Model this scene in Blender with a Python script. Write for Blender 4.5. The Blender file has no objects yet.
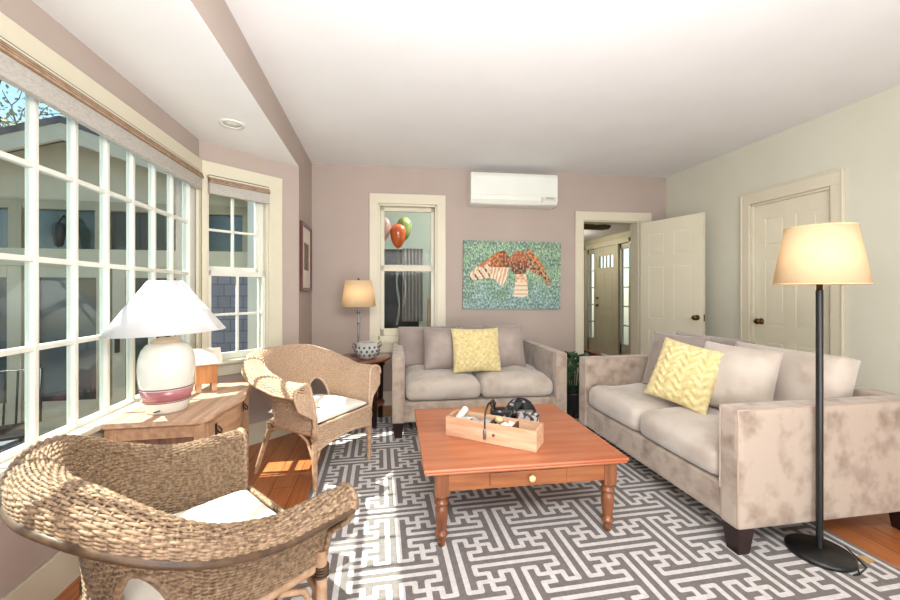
import bpy, math, random
from mathutils import Vector, Matrix, noise as mnoise
R = math.radians
PI = math.pi
S = bpy.context.scene
COL = S.collection
rnd = random.Random(7)

# ---------------------------------------------------------------- camera, world, sun, lights, exposure
CAM_H = 1.25
YAW = math.atan(70 / 385.0)
cam_d = bpy.data.cameras.new('camera')
cam_d.sensor_width = 36.0
cam_d.sensor_fit = 'HORIZONTAL'
cam_d.lens = 36.0 * 385.0 / 900.0
cam_d.shift_y = -9 / 900.0
cam_d.clip_start = 0.02
cam_d.clip_end = 200
cam = bpy.data.objects.new('camera', cam_d)
COL.objects.link(cam)
cam.location = (0, 0, CAM_H)
cam.rotation_euler = (PI / 2, 0, -YAW)
S.camera = cam

S.view_settings.view_transform = 'Standard'
S.view_settings.look = 'None'
S.view_settings.gamma = 1.0
S.view_settings.use_curve_mapping = False
S.view_settings.exposure = 0.06

W = bpy.data.worlds.new('sky')
S.world = W
W.use_nodes = True
nt = W.node_tree
nt.nodes.clear()
wo = nt.nodes.new('ShaderNodeOutputWorld')
wb = nt.nodes.new('ShaderNodeBackground')
sky = nt.nodes.new('ShaderNodeTexSky')
sky.sky_type = 'NISHITA'
sky.sun_disc = False
sky.sun_elevation = R(54)
sky.sun_rotation = R(-90)
sky.air_density = 1.0
sky.dust_density = 0.6
sky.ozone_density = 1.6
wb.inputs['Strength'].default_value = 0.34
nt.links.new(sky.outputs[0], wb.inputs[0])
nt.links.new(wb.outputs[0], wo.inputs[0])


def light(name, kind, loc, energy, color=(1, 1, 1), size=1.0, size_y=None, target=None, rot=None):
    l = bpy.data.lights.new(name, kind)
    l.energy = energy
    l.color = color
    if kind == 'AREA':
        l.size = size
        if size_y:
            l.shape = 'RECTANGLE'
            l.size_y = size_y
    elif kind == 'POINT':
        l.shadow_soft_size = size
    o = bpy.data.objects.new(name, l)
    COL.objects.link(o)
    o.location = loc
    if target is not None:
        o.rotation_euler = (Vector(target) - Vector(loc)).to_track_quat('-Z', 'Y').to_euler()
    if rot is not None:
        o.rotation_euler = rot
    return o


SUN_SLOPE = 0.72            # how far the sun runs in +X for each metre it drops
sun = light('sun', 'SUN', (-6, 2, 8), 17.0, (1.0, 0.95, 0.86), rot=Vector((SUN_SLOPE, -0.01, -1)).to_track_quat('-Z', 'Y').to_euler())
sun.data.angle = R(0.6)
light('fill_bounce', 'AREA', (0.8, -0.9, 0.4), 85, (0.97, 0.98, 1.0), 3.2, 1.2, target=(1.2, 2.6, 2.6))  # unseen fill added behind the camera to brighten the ceiling
light('fill_far', 'AREA', (0.5, -1.45, 1.5), 25, (0.97, 0.98, 1.0), 2.4, 1.0, target=(1.2, 3.6, 2.75))  # second added fill behind the camera, aimed at the far end
light('camera_side_fill', 'AREA', (0.3, 0.12, 1.85), 72, (0.99, 0.99, 1.0), 1.4, 0.5, target=(1.4, 4.2, 2.0))  # fill added just out of frame to lift the back wall, no fixture




# ---------------------------------------------------------------- helpers
def lin(c):
    return c / 12.92 if c <= 0.04045 else ((c + 0.055) / 1.055) ** 2.4


def hexc(h):
    h = h.lstrip('#')
    return tuple(lin(int(h[i:i + 2], 16) / 255.0) for i in (0, 2, 4)) + (1.0,)


def new_mat(name):
    m = bpy.data.materials.new(name)
    m.use_nodes = True
    n = m.node_tree
    b = n.nodes['Principled BSDF']
    return m, n, b


def mat(name, c, rough=0.6, c2=None, nscale=8.0, stretch=(1, 1, 1), bump=0.0, bscale=80.0, metal=0.0, sheen=0.0,
        lo=0.35, hi=0.65, emit=None, estr=0.0, trans=0.0, coat=0.0, detail=4.0, spec=None):
    m, n, b = new_mat(name)
    b.inputs['Base Color'].default_value = hexc(c)
    b.inputs['Roughness'].default_value = rough
    b.inputs['Metallic'].default_value = metal
    if spec is not None:
        b.inputs['Specular IOR Level'].default_value = spec
    if sheen:
        b.inputs['Sheen Weight'].default_value = sheen
    if coat:
        b.inputs['Coat Weight'].default_value = coat
        b.inputs['Coat Roughness'].default_value = 0.12
    if emit:
        b.inputs['Emission Color'].default_value = hexc(emit)
        b.inputs['Emission Strength'].default_value = estr
    tc = n.nodes.new('ShaderNodeTexCoord')
    mp = n.nodes.new('ShaderNodeMapping')
    mp.inputs['Scale'].default_value = stretch
    n.links.new(tc.outputs['Object'], mp.inputs[0])
    if c2:
        tx = n.nodes.new('ShaderNodeTexNoise')
        tx.inputs['Scale'].default_value = nscale
        tx.inputs['Detail'].default_value = detail
        n.links.new(mp.outputs[0], tx.inputs[0])
        rp = n.nodes.new('ShaderNodeValToRGB')
        rp.color_ramp.elements[0].position = lo
        rp.color_ramp.elements[0].color = hexc(c)
        rp.color_ramp.elements[1].position = hi
        rp.color_ramp.elements[1].color = hexc(c2)
        n.links.new(tx.outputs[0], rp.inputs[0])
        n.links.new(rp.outputs[0], b.inputs['Base Color'])
    if bump:
        t2 = n.nodes.new('ShaderNodeTexNoise')
        t2.inputs['Scale'].default_value = bscale
        t2.inputs['Detail'].default_value = 3
        n.links.new(mp.outputs[0], t2.inputs[0])
        bp = n.nodes.new('ShaderNodeBump')
        bp.inputs['Strength'].default_value = bump
        bp.inputs['Distance'].default_value = 0.01
        n.links.new(t2.outputs[0], bp.inputs['Height'])
        n.links.new(bp.outputs[0], b.inputs['Normal'])
    return m


def translucent(name, c, emit=0.0, mix=0.45):
    m, n, b = new_mat(name)
    b.inputs['Base Color'].default_value = hexc(c)
    b.inputs['Roughness'].default_value = 0.9
    out = n.nodes['Material Output']
    tl = n.nodes.new('ShaderNodeBsdfTranslucent')
    tl.inputs[0].default_value = hexc(c)
    mx = n.nodes.new('ShaderNodeMixShader')
    mx.inputs[0].default_value = mix
    tc = n.nodes.new('ShaderNodeTexCoord')
    tx = n.nodes.new('ShaderNodeTexNoise')
    tx.inputs['Scale'].default_value = 120
    n.links.new(tc.outputs['Object'], tx.inputs[0])
    bp = n.nodes.new('ShaderNodeBump')
    bp.inputs['Strength'].default_value = 0.15
    bp.inputs['Distance'].default_value = 0.004
    n.links.new(tx.outputs[0], bp.inputs['Height'])
    n.links.new(bp.outputs[0], b.inputs['Normal'])
    n.links.new(b.outputs[0], mx.inputs[1])
    n.links.new(tl.outputs[0], mx.inputs[2])
    n.links.new(mx.outputs[0], out.inputs[0])
    return m


def glass(name, tint='#f4f8f6', refl=1.0):
    m, n, b = new_mat(name)
    n.nodes.remove(b)
    out = n.nodes['Material Output']
    tr = n.nodes.new('ShaderNodeBsdfTransparent')
    tr.inputs[0].default_value = hexc(tint)
    gl = n.nodes.new('ShaderNodeBsdfGlossy')
    gl.inputs['Roughness'].default_value = 0.01
    fr = n.nodes.new('ShaderNodeFresnel')
    fr.inputs[0].default_value = 1.45
    mu = n.nodes.new('ShaderNodeMath')
    mu.operation = 'MULTIPLY'
    mu.inputs[1].default_value = refl
    mx = n.nodes.new('ShaderNodeMixShader')
    ge = n.nodes.new('ShaderNodeNewGeometry')
    sb = n.nodes.new('ShaderNodeMath')
    sb.operation = 'SUBTRACT'
    sb.inputs[0].default_value = 1.0
    n.links.new(ge.outputs['Backfacing'], sb.inputs[1])
    m2 = n.nodes.new('ShaderNodeMath')
    m2.operation = 'MULTIPLY'
    n.links.new(fr.outputs[0], mu.inputs[0])
    n.links.new(mu.outputs[0], m2.inputs[0])
    n.links.new(sb.outputs[0], m2.inputs[1])
    n.links.new(m2.outputs[0], mx.inputs[0])
    n.links.new(tr.outputs[0], mx.inputs[1])
    n.links.new(gl.outputs[0], mx.inputs[2])
    n.links.new(mx.outputs[0], out.inputs[0])
    return m


def attr_mat(name, rough=0.6, bump=0.0, bscale=200.0):
    m, n, b = new_mat(name)
    a = n.nodes.new('ShaderNodeVertexColor')
    a.layer_name = 'paint'
    n.links.new(a.outputs[0], b.inputs['Base Color'])
    b.inputs['Roughness'].default_value = rough
    if bump:
        tc = n.nodes.new('ShaderNodeTexCoord')
        t2 = n.nodes.new('ShaderNodeTexNoise')
        t2.inputs['Scale'].default_value = bscale
        n.links.new(tc.outputs['Object'], t2.inputs[0])
        bp = n.nodes.new('ShaderNodeBump')
        bp.inputs['Strength'].default_value = bump
        bp.inputs['Distance'].default_value = 0.005
        n.links.new(t2.outputs[0], bp.inputs['Height'])
        n.links.new(bp.outputs[0], b.inputs['Normal'])
    return m


def wood(name, dark, light_, axis='X', scale=3.0, rough=0.45, stretch=12.0, coat=0.0, bump=0.05):
    st = {'X': (1, stretch, stretch), 'Y': (stretch, 1, stretch), 'Z': (stretch, stretch, 1)}[axis]
    return mat(name, dark, rough, light_, scale, st, bump, scale * 4, coat=coat, lo=0.3, hi=0.7, detail=6)


def planks(name, cols, width, length, gap='#3a2214', rough=0.4, along='Y'):
    m, n, b = new_mat(name)
    tc = n.nodes.new('ShaderNodeTexCoord')
    mp = n.nodes.new('ShaderNodeMapping')
    if along == 'Y':
        mp.inputs['Rotation'].default_value = (0, 0, R(90))
    n.links.new(tc.outputs['Object'], mp.inputs[0])
    br = n.nodes.new('ShaderNodeTexBrick')
    br.inputs['Scale'].default_value = 1.0
    br.inputs['Brick Width'].default_value = length
    br.inputs['Row Height'].default_value = width
    br.inputs['Mortar Size'].default_value = 0.0022
    br.inputs['Color1'].default_value = hexc(cols[0])
    br.inputs['Color2'].default_value = hexc(cols[1])
    br.inputs['Mortar'].default_value = hexc(gap)
    br.offset = 0.37
    n.links.new(mp.outputs[0], br.inputs[0])
    m2 = n.nodes.new('ShaderNodeMapping')
    m2.inputs['Scale'].default_value = (14, 1.2, 1) if along == 'Y' else (1.2, 14, 1)
    n.links.new(tc.outputs['Object'], m2.inputs[0])
    tx = n.nodes.new('ShaderNodeTexNoise')
    tx.inputs['Scale'].default_value = 4
    tx.inputs['Detail'].default_value = 6
    n.links.new(m2.outputs[0], tx.inputs[0])
    mx = n.nodes.new('ShaderNodeMixRGB')
    mx.blend_type = 'MULTIPLY'
    mx.inputs[0].default_value = 0.55
    rp = n.nodes.new('ShaderNodeValToRGB')
    rp.color_ramp.elements[0].position = 0.3
    rp.color_ramp.elements[0].color = (0.45, 0.38, 0.32, 1)
    rp.color_ramp.elements[1].position = 0.65
    rp.color_ramp.elements[1].color = (1, 1, 1, 1)
    n.links.new(tx.outputs[0], rp.inputs[0])
    n.links.new(br.outputs[0], mx.inputs[1])
    n.links.new(rp.outputs[0], mx.inputs[2])
    n.links.new(mx.outputs[0], b.inputs['Base Color'])
    b.inputs['Roughness'].default_value = rough
    return m


class MB:
    def __init__(s):
        s.v, s.f, s.sm, s.mi = [], [], [], []
        s.cur = 0

    def add(s, vs, fs, smooth=False):
        o = len(s.v)
        s.v += [tuple(v) for v in vs]
        for f in fs:
            s.f.append(tuple(i + o for i in f))
            s.sm.append(smooth)
            s.mi.append(s.cur)

    def box(s, x0, x1, y0, y1, z0, z1, M=None):
        vs = [(x, y, z) for z in (z0, z1) for y in (y0, y1) for x in (x0, x1)]
        if M is not None:
            vs = [M @ Vector(v) for v in vs]
        s.add(vs, [(0, 2, 3, 1), (4, 5, 7, 6), (0, 1, 5, 4), (2, 6, 7, 3), (0, 4, 6, 2), (1, 3, 7, 5)])

    def frustum(s, c, z0, z1, ax, ay, bx, by, off=(0, 0)):
        vs = []
        for z, hx, hy, o in ((z0, ax, ay, (0, 0)), (z1, bx, by, off)):
            for sy in (-1, 1):
                for sx in (-1, 1):
                    vs.append((c[0] + o[0] + sx * hx, c[1] + o[1] + sy * hy, z))
        s.add(vs, [(0, 2, 3, 1), (4, 5, 7, 6), (0, 1, 5, 4), (2, 6, 7, 3), (0, 4, 6, 2), (1, 3, 7, 5)])

    def tube(s, pts, r, n=8, closed=False, caps=True, smooth=True):
        P = [Vector(p) for p in pts]
        k = len(P)
        if k < 2:
            return
        rs = r if isinstance(r, (list, tuple)) else [r] * k
        vs = []
        ref = None
        for i, p in enumerate(P):
            if closed:
                t = P[(i + 1) % k] - P[i - 1]
            else:
                t = P[min(i + 1, k - 1)] - P[max(i - 1, 0)]
            if t.length < 1e-9:
                t = Vector((0, 0, 1))
            t.normalize()
            if ref is None:
                ref = Vector((0, 0, 1)) if abs(t.z) < 0.9 else Vector((1, 0, 0))
            a = ref - t * ref.dot(t)
            if a.length < 1e-4:
                a = Vector((1, 0, 0)) - t * t.x
            a.normalize()
            ref = a
            b = t.cross(a)
            for j in range(n):
                q = 2 * PI * j / n
                vs.append(p + (a * math.cos(q) + b * math.sin(q)) * rs[i])
        fs = []
        for i in range(k if closed else k - 1):
            i2 = (i + 1) % k
            for j in range(n):
                j2 = (j + 1) % n
                fs.append((i * n + j, i * n + j2, i2 * n + j2, i2 * n + j))
        s.add(vs, fs, smooth)
        if caps and not closed:
            s.add(vs[:n][::-1], [tuple(range(n))], False)
            s.add(vs[-n:], [tuple(range(n))], False)

    def cyl(s, p0, p1, r0, r1=None, n=16, smooth=True):
        s.tube([p0, p1], [r0, r0 if r1 is None else r1], n, smooth=smooth)

    def lathe(s, prof, n=32, c=(0, 0, 0), smooth=True, M=None, close=False):
        vs, k = [], len(prof)
        for r, z in prof:
            for j in range(n):
                q = 2 * PI * j / n
                p = Vector((c[0] + r * math.cos(q), c[1] + r * math.sin(q), c[2] + z))
                vs.append(M @ p if M is not None else p)
        fs = []
        for i in range(k if close else k - 1):
            i2 = (i + 1) % k
            for j in range(n):
                j2 = (j + 1) % n
                fs.append((i * n + j, i * n + j2, i2 * n + j2, i2 * n + j))
        s.add(vs, fs, smooth)
        if not close:
            if prof[0][0] > 1e-5:
                s.add(vs[:n][::-1], [tuple(range(n))])
            if prof[-1][0] > 1e-5:
                s.add(vs[-n:], [tuple(range(n))])

    def prism(s, poly, a0, a1, axis='X', smooth=False):
        k = len(poly)
        mk = {'X': lambda a, p: (a, p[0], p[1]), 'Y': lambda a, p: (p[0], a, p[1]), 'Z': lambda a, p: (p[0], p[1], a)}[axis]
        vs = [mk(a0, p) for p in poly] + [mk(a1, p) for p in poly]
        fs = [(i, (i + 1) % k, k + (i + 1) % k, k + i) for i in range(k)]
        s.add(vs, fs, smooth)
        s.add(vs[:k][::-1], [tuple(range(k))])
        s.add(vs[k:], [tuple(range(k))])

    def grid(s, rows, smooth=True, wrap=False):
        n = len(rows[0])
        vs = [p for r in rows for p in r]
        fs = []
        for i in range(len(rows) - 1):
            for j in range(n if wrap else n - 1):
                j2 = (j + 1) % n
                fs.append((i * n + j, i * n + j2, (i + 1) * n + j2, (i + 1) * n + j))
        s.add(vs, fs, smooth)

    def xform(s, M):
        s.v = [tuple(M @ Vector(v)) for v in s.v]
        return s

    def build(s, name, m, parent=None, loc=(0, 0, 0), rot=(0, 0, 0), bevel=0.0, seg=2, fix=True):
        me = bpy.data.meshes.new(name)
        me.from_pydata(s.v, [], s.f)
        me.polygons.foreach_set('use_smooth', s.sm)
        for mm in (m if isinstance(m, (list, tuple)) else [m]):
            me.materials.append(mm)
        me.polygons.foreach_set('material_index', s.mi)
        me.update()
        if fix:
            import bmesh
            bm = bmesh.new()
            bm.from_mesh(me)
            bmesh.ops.recalc_face_normals(bm, faces=bm.faces)
            bm.to_mesh(me)
            bm.free()
        o = bpy.data.objects.new(name, me)
        COL.objects.link(o)
        o.location = loc
        o.rotation_euler = rot
        if parent:
            o.parent = parent
        if bevel:
            bv = o.modifiers.new('bevel', 'BEVEL')
            bv.width = bevel
            bv.segments = seg
            bv.limit_method = 'ANGLE'
            bv.angle_limit = R(40)
        return o


def tag(o, label=None, cat=None, group=None, kind=None):
    if label:
        o['label'] = label
    if cat:
        o['category'] = cat
    if group:
        o['group'] = group
    if kind:
        o['kind'] = kind
    return o


def empty(name, loc, rz=0.0, label=None, cat=None, group=None):
    o = bpy.data.objects.new(name, None)
    o.empty_display_size = 0.1
    COL.objects.link(o)
    o.location = loc
    o.rotation_euler = (0, 0, rz)
    return tag(o, label, cat, group)


def struct(o):
    o['kind'] = 'structure'
    return o


def copy_tree(o, parent=None):
    c = o.copy()
    COL.objects.link(c)
    c.parent = parent
    for ch in list(o.children):
        copy_tree(ch, c)
    return c


def pillow(w, h, t, n=22, pinch=0.05, seed=0, wr=0.006, edge=0.0, fn=None, power=0.55):
    """knife-edge (edge=0) or boxed cushion lying in the XZ plane, facing -Y, base at z=0"""
    mb = MB()
    for side in (1, -1):
        rows = []
        for i in range(n + 1):
            b = -1 + 2 * i / n
            row = []
            for j in range(n + 1):
                a = -1 + 2 * j / n
                aa = math.copysign(abs(a) ** 0.8, a)
                bb = math.copysign(abs(b) ** 0.8, b)
                x = w / 2 * aa * (1 - pinch * (1 - bb * bb))
                z = h / 2 * bb * (1 - pinch * (1 - aa * aa))
                d = max(0.0, (1 - abs(aa) ** 2.6) * (1 - abs(bb) ** 2.6)) ** power
                y = edge / 2 + (t - edge) / 2 * d
                if wr:
                    y += wr * d * mnoise.noise(Vector((x * 9, z * 9, seed * 3.1 + side)))
                if fn:
                    y += fn(x, z) * d ** 0.5
                row.append((x, -side * y, z + h / 2))
            rows.append(row)
        mb.grid(rows)
        if side == 1:
            front = rows
        else:
            back = rows
    if edge:
        ring = lambda g: g[0][:-1] + [r[-1] for r in g[:-1]] + g[-1][:0:-1] + [r[0] for r in g[:0:-1]]
        mb.grid([ring(front), ring(back)], True, True)
    return mb


def softbox(x0, x1, y0, y1, z0, z1, r=0.04, crown=0.02, n=14, seed=0, wr=0.004):
    """soft upholstered block: rounded box with a crowned top and slightly bulging sides"""
    mb = MB()
    c = Vector(((x0 + x1) / 2, (y0 + y1) / 2, (z0 + z1) / 2))
    hx, hy, hz = (x1 - x0) / 2, (y1 - y0) / 2, (z1 - z0) / 2
    r = min(r, hx, hy, hz * 0.98)

    def spread(a, h):   # denser near the edges
        q = math.sin(a * PI / 2)
        return q

    def pt(p):
        q = Vector((p[0] * hx, p[1] * hy, p[2] * hz))
        inn = Vector((max(-hx + r, min(hx - r, q.x)), max(-hy + r, min(hy - r, q.y)), max(-hz + r, min(hz - r, q.z))))
        dd = q - inn
        if dd.length > 1e-9:
            q = inn + dd.normalized() * r
        fx, fy = 1 - (q.x / hx) ** 2, 1 - (q.y / hy) ** 2
        if q.z > 0:
            q.z += crown * max(0, fx) ** 0.6 * max(0, fy) ** 0.6 * (q.z / hz)
            q.z += wr * mnoise.noise(Vector((q.x * 7 + seed, q.y * 7, seed))) * (q.z / hz)
        q.y += math.copysign(0.5, q.y) * crown * 0.5 * fx * (1 - (q.z / (hz + crown)) ** 2) * abs(p[1])
        return c + q
    for ax in range(3):
        for sg in (-1, 1):
            rows = []
            for i in range(n + 1):
                row = []
                for j in range(n + 1):
                    u, v = spread(-1 + 2 * i / n, 1), spread(-1 + 2 * j / n, 1)
                    p = [0, 0, 0]
                    p[ax] = sg
                    p[(ax + 1) % 3] = u
                    p[(ax + 2) % 3] = v
                    row.append(pt(p))
                rows.append(row)
            mb.grid(rows)
    return mb


def weld(o, d=0.0004):
    import bmesh
    bm = bmesh.new()
    bm.from_mesh(o.data)
    bmesh.ops.remove_doubles(bm, verts=bm.verts, dist=d)
    bmesh.ops.recalc_face_normals(bm, faces=bm.faces)
    bm.to_mesh(o.data)
    bm.free()
    return o


# ---------------------------------------------------------------- materials
M_MAUVE = mat('mauve wall paint', '#b0a197', 0.85, '#ad9e94', 3, bump=0.03, bscale=140)
M_GREEN = mat('pale sage wall paint', '#cbc9b8', 0.85, '#c8c6b4', 3, bump=0.03, bscale=140)
M_CEIL = mat('white ceiling paint', '#e6e6e6', 0.9, '#e3e3e3', 3, bump=0.02, bscale=90)
M_CREAM = mat('cream trim paint', '#d2cbb5', 0.45, '#cfc8b1', 5)
M_SASH = mat('white sash paint', '#d9d9ce', 0.4, '#d5d5c9', 6)
M_DOOR = mat('cream door paint', '#d9d3bd', 0.45, '#d5cfb8', 4)
M_FLOOR = planks('orange pine floorboards', ('#bf7848', '#b26a3c'), 0.135, 2.6, '#4a2412', 0.32)
M_GLASS = glass('window glass', '#eef4f2')
M_GLASS2 = glass('inner window glass', '#f2f6f4', 0.12)
M_BLACK = mat('black metal', '#0d0d0d', 0.4, '#121212', 20, coat=0.1)
M_BRASS = mat('aged brass', '#7a5f38', 0.3, '#5a4426', 30, metal=1.0)
M_STEEL = mat('grey steel', '#8f8f8d', 0.3, '#7d7d7c', 20, metal=0.9)
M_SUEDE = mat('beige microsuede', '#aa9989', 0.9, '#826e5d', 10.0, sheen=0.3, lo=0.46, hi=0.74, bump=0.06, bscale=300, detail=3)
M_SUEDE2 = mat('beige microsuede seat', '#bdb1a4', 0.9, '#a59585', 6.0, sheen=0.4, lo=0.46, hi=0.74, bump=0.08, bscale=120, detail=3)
M_SUEDEPIP = mat('suede piping', '#a89689', 0.9, '#9a8779', 9)
M_GREYP = mat('taupe pillow fabric', '#a3958c', 0.92, '#8d8078', 5, sheen=0.3, bump=0.08, bscale=160)
M_YELLOW = mat('pale yellow knit', '#ddcd9c', 0.9, '#c9b578', 40, sheen=0.2, bump=0.25, bscale=220)
M_ESP = mat('espresso wood', '#2a1512', 0.35, '#1c0e0c', 8)
M_TABLETOP = wood('varnished orange pine top', '#a85a38', '#c27850', 'X', 2.2, 0.32, 9, coat=0.3)
M_TABLELEG = wood('stained pine leg', '#63371f', '#8f5632', 'Z', 4, 0.35, 8, coat=0.25)
M_WICKER = mat('honey wicker', '#a98b70', 0.62, '#c9ad92', 110, lo=0.35, hi=0.65)
M_WICKER2 = mat('shaded wicker', '#604a35', 0.55, '#9c8165', 90, lo=0.35, hi=0.65)  # darker wicker copy, the near chair's backlit shade put into the colour
M_CANE = mat('cane frame', '#b7967a', 0.5, '#9c7a5a', 30)
M_CANED = mat('shaded cane binding', '#3c2a1c', 0.5, '#57402a', 30)  # near-black cane, paints in the shade along the near chair's rim
M_CANVAS = mat('off white cushion canvas', '#e6e0d4', 0.9, '#ded6c8', 9, bump=0.1, bscale=200)
M_CHEST = wood('sun bleached pine', '#a57a58', '#c8a282', 'Y', 3, 0.6, 10)
M_CHESTB = wood('rustic barn board', '#5d4034', '#8e6a56', 'Z', 4, 0.7, 9)
M_CERAM = mat('white glazed ceramic', '#e4e2d8', 0.15, '#dedbd0', 6, coat=0.5)
M_PINK = mat('pink glaze band', '#b8777a', 0.2, '#a5646a', 12, coat=0.4)
M_SHADEW = translucent('white linen shade', '#eceaea', mix=0.3)
M_SHADEC = translucent('cream paper shade', '#ecd8b4', mix=0.5)

# ---------------------------------------------------------------- room shell
XL, XR, CZ = -0.717, 3.390, 2.615
TH = math.atan2(-0.212, 4.107)
UX, UY = math.cos(TH), math.sin(TH)
Y0 = -1.7
BX, BY, BCZ = -1.312, 3.123, 2.363
SY = 3.642                      # stub corner (bay end)
NB, NS = 0.55, 0.03             # near bay corner, near stub


def bwp(u, z, off=0.0):         # point on the back wall, off = metres into the room
    return Vector((XL + UX * u + UY * off, 4.310 + UY * u - UX * off, z))


mb = MB()
mb.box(-1.5, 4.6, Y0 - 0.2, 8.6, -0.12, 0)
struct(mb.build('floor', M_FLOOR))
mb = MB()
mb.prism([(XL - 0.12, Y0 - 0.1), (XR + 0.12, Y0 - 0.1), (XR + 0.12, 4.16), (XL - 0.12, 4.38)], CZ, CZ + 0.1, 'Z')
struct(mb.build('ceiling', M_CEIL))
mb = MB()
mb.prism([(XL, NS), (XL, SY), (BX - 0.1, BY + 0.02), (BX - 0.1, NB - 0.02)], BCZ, BCZ + 0.004, 'Z')
mb.prism([(XL - 0.12, NS), (XL - 0.12, SY), (BX - 0.1, BY + 0.02), (BX - 0.1, NB - 0.02)], BCZ + 0.004, BCZ + 0.3, 'Z')
struct(mb.build('ceiling_bay', M_CEIL))
mb = MB()
mb.box(XL - 0.11, XL, Y0, 4.33, BCZ + 0.004, CZ)
struct(mb.build('wall_left_header', M_MAUVE))
mb = MB()
mb.box(XL - 0.12, XL, SY, 4.45, 0, BCZ + 0.004)
struct(mb.build('wall_left', M_MAUVE))
mb = MB()
mb.box(XL - 0.12, XL, Y0, NS, 0, BCZ + 0.004)
struct(mb.build('wall_left_near', M_MAUVE))
# back wall (local frame u along, y out, z up)
mb = MB()
WU0, WU1, WZ0, WZ1 = 0.700, 1.340, 0.700, 2.205
DU0, DU1, DZ1 = 3.057, 3.760, 2.075
T = 0.14
for a, b, c_, d_ in ((-0.1, WU0, 0, CZ), (WU0, WU1, 0, WZ0), (WU0, WU1, WZ1, CZ), (WU1, DU0, 0, CZ), (DU0, DU1, DZ1, CZ), (DU1, 5.2, 0, CZ)):
    mb.box(a, b, 0, T, c_, d_)
struct(mb.build('wall_back', M_MAUVE, loc=(XL, 4.31, 0), rot=(0, 0, TH)))
mb = MB()
DY0, DY1 = 2.365, 3.02
for a, b, c_, d_ in ((Y0, DY0, 0, CZ), (DY0, DY1, 2.05, CZ), (DY1, 4.12, 0, CZ)):
    mb.box(XR, XR + 0.13, a, b, c_, d_)
mb.box(XR + 0.07, XR + 0.13, DY0, DY1, 0, 2.05)
struct(mb.build('wall_right', M_GREEN))
mb = MB()
mb.box(XL - 0.12, XR + 0.13, Y0 - 0.12, Y0, 0, CZ)
struct(mb.build('wall_front', M_GREEN))

# bay walls
GX = BX - 0.03                  # window plane of the big window
MWY0, MWY1, MWZ0, MWZ1 = 0.69, 3.09, 0.62, 2.14
mb = MB()
mb.box(BX - 0.14, BX, NB, BY + 0.03, 0, MWZ0)
mb.box(BX - 0.14, BX, NB, BY + 0.03, MWZ1, BCZ + 0.05)
mb.box(BX - 0.14, BX, NB, MWY0, MWZ0, MWZ1)
mb.box(BX - 0.14, BX, MWY1, BY + 0.03, MWZ0, MWZ1)
struct(mb.build('wall_bay', M_MAUVE))
mb = MB()
mb.prism([(BX, NB), (XL, NS), (XL - 0.12, NS - 0.05), (BX - 0.14, NB - 0.06)], 0, BCZ + 0.05, 'Z')
struct(mb.build('wall_bay_near', M_MAUVE))
AL = math.hypot(XL - BX, SY - BY)
ATH = math.atan2(SY - BY, XL - BX)
AW0, AW1, AZ0, AZ1 = 0.045, 0.515, 0.70, 2.11
mb = MB()
mb.box(-0.01, AL, 0, 0.12, 0, AZ0)
mb.box(-0.01, AL, 0, 0.12, AZ1, BCZ + 0.05)
mb.box(-0.01, AW0, 0, 0.12, AZ0, AZ1)
mb.box(AW1, AL - 0.002, 0, 0.12, AZ0, AZ1)
struct(mb.build('wall_bay_far', M_MAUVE, loc=(BX, BY, 0), rot=(0, 0, ATH)))

# ---- big window
mb = MB()                       # frame: jambs, head, stool
x0, x1 = GX - 0.03, GX + 0.02
gy0, gy1, gz0, gz1 = 0.772, 3.005, 0.655, 2.10
mb.box(x0, x1, MWY0, gy0, MWZ0, MWZ1)
mb.box(x0, x1, gy1, MWY1, MWZ0, MWZ1)
mb.box(x0, x1, gy0, gy1, gz1, MWZ1)
mb.box(x0, x1, gy0, gy1, MWZ0, gz0)
w1 = struct(mb.build('window_1', M_SASH, bevel=0.004))
mb = MB()
for k in range(1, 11):
    y = gy1 - 0.2035 * k
    mb.box(GX - 0.022, GX + 0.012, y - 0.0105, y + 0.0105, gz0, gz1)
for z in (1.025, 1.375, 1.742):
    mb.box(GX - 0.020, GX + 0.010, gy0, gy1, z - 0.011, z + 0.011)
mb.build('window_muntin', M_SASH, w1, bevel=0.003)
mb = MB()
mb.box(GX - 0.008, GX - 0.004, gy0, gy1, gz0, gz1)
mb.build('window_pane', M_GLASS, w1)
mb = MB()
mb.box(BX - 0.03, BX + 0.055, MWY0 - 0.06, MWY1 + 0.02, 0.612, 0.640)
mb.box(BX, BX + 0.02, MWY0 - 0.06, MWY1 + 0.01, 0.50, 0.612)
mb.build('window_sill', M_CREAM, w1, bevel=0.005)
mb = MB()
mb.box(BX, BX + 0.022, MWY0 - 0.09, BY - 0.005, 2.12, 2.217)
mb.box(BX, BX + 0.022, MWY0 - 0.09, MWY0, 0.64, 2.12)
mb.box(BX, BX + 0.018, MWY1 - 0.02, BY - 0.006, 0.64, 2.12)
mb.build('window_casing', M_CREAM, w1, bevel=0.004)
# ---- angled window (local: x along wall, y out)
A = dict(loc=(BX, BY, 0), rot=(0, 0, ATH))
mb = MB()
mb.box(AW0, AW0 + 0.018, 0.0, 0.11, AZ0, AZ1)
mb.box(AW1 - 0.018, AW1, 0.0, 0.11, AZ0, AZ1)
mb.box(AW0, AW1, 0.0, 0.11, AZ1 - 0.02, AZ1)
mb.box(AW0, AW1, 0.0, 0.11, AZ0, AZ0 + 0.02)
w2 = struct(mb.build('window_2', M_CREAM, **A))
mb = MB()
mb.box(0.012, 0.045, -0.02, 0, 0.72, 2.215)
mb.box(0.515, 0.628, -0.02, 0, 0.70, 2.215)
mb.box(0.012, 0.628, -0.022, 0, 2.11, 2.217)
mb.build('window_casing', M_CREAM, w2, bevel=0.004)
mb = MB()
mb.box(0.02, 0.65, -0.055, 0.05, 0.690, 0.716)
mb.box(0.05, 0.63, -0.02, 0, 0.60, 0.690)
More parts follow.
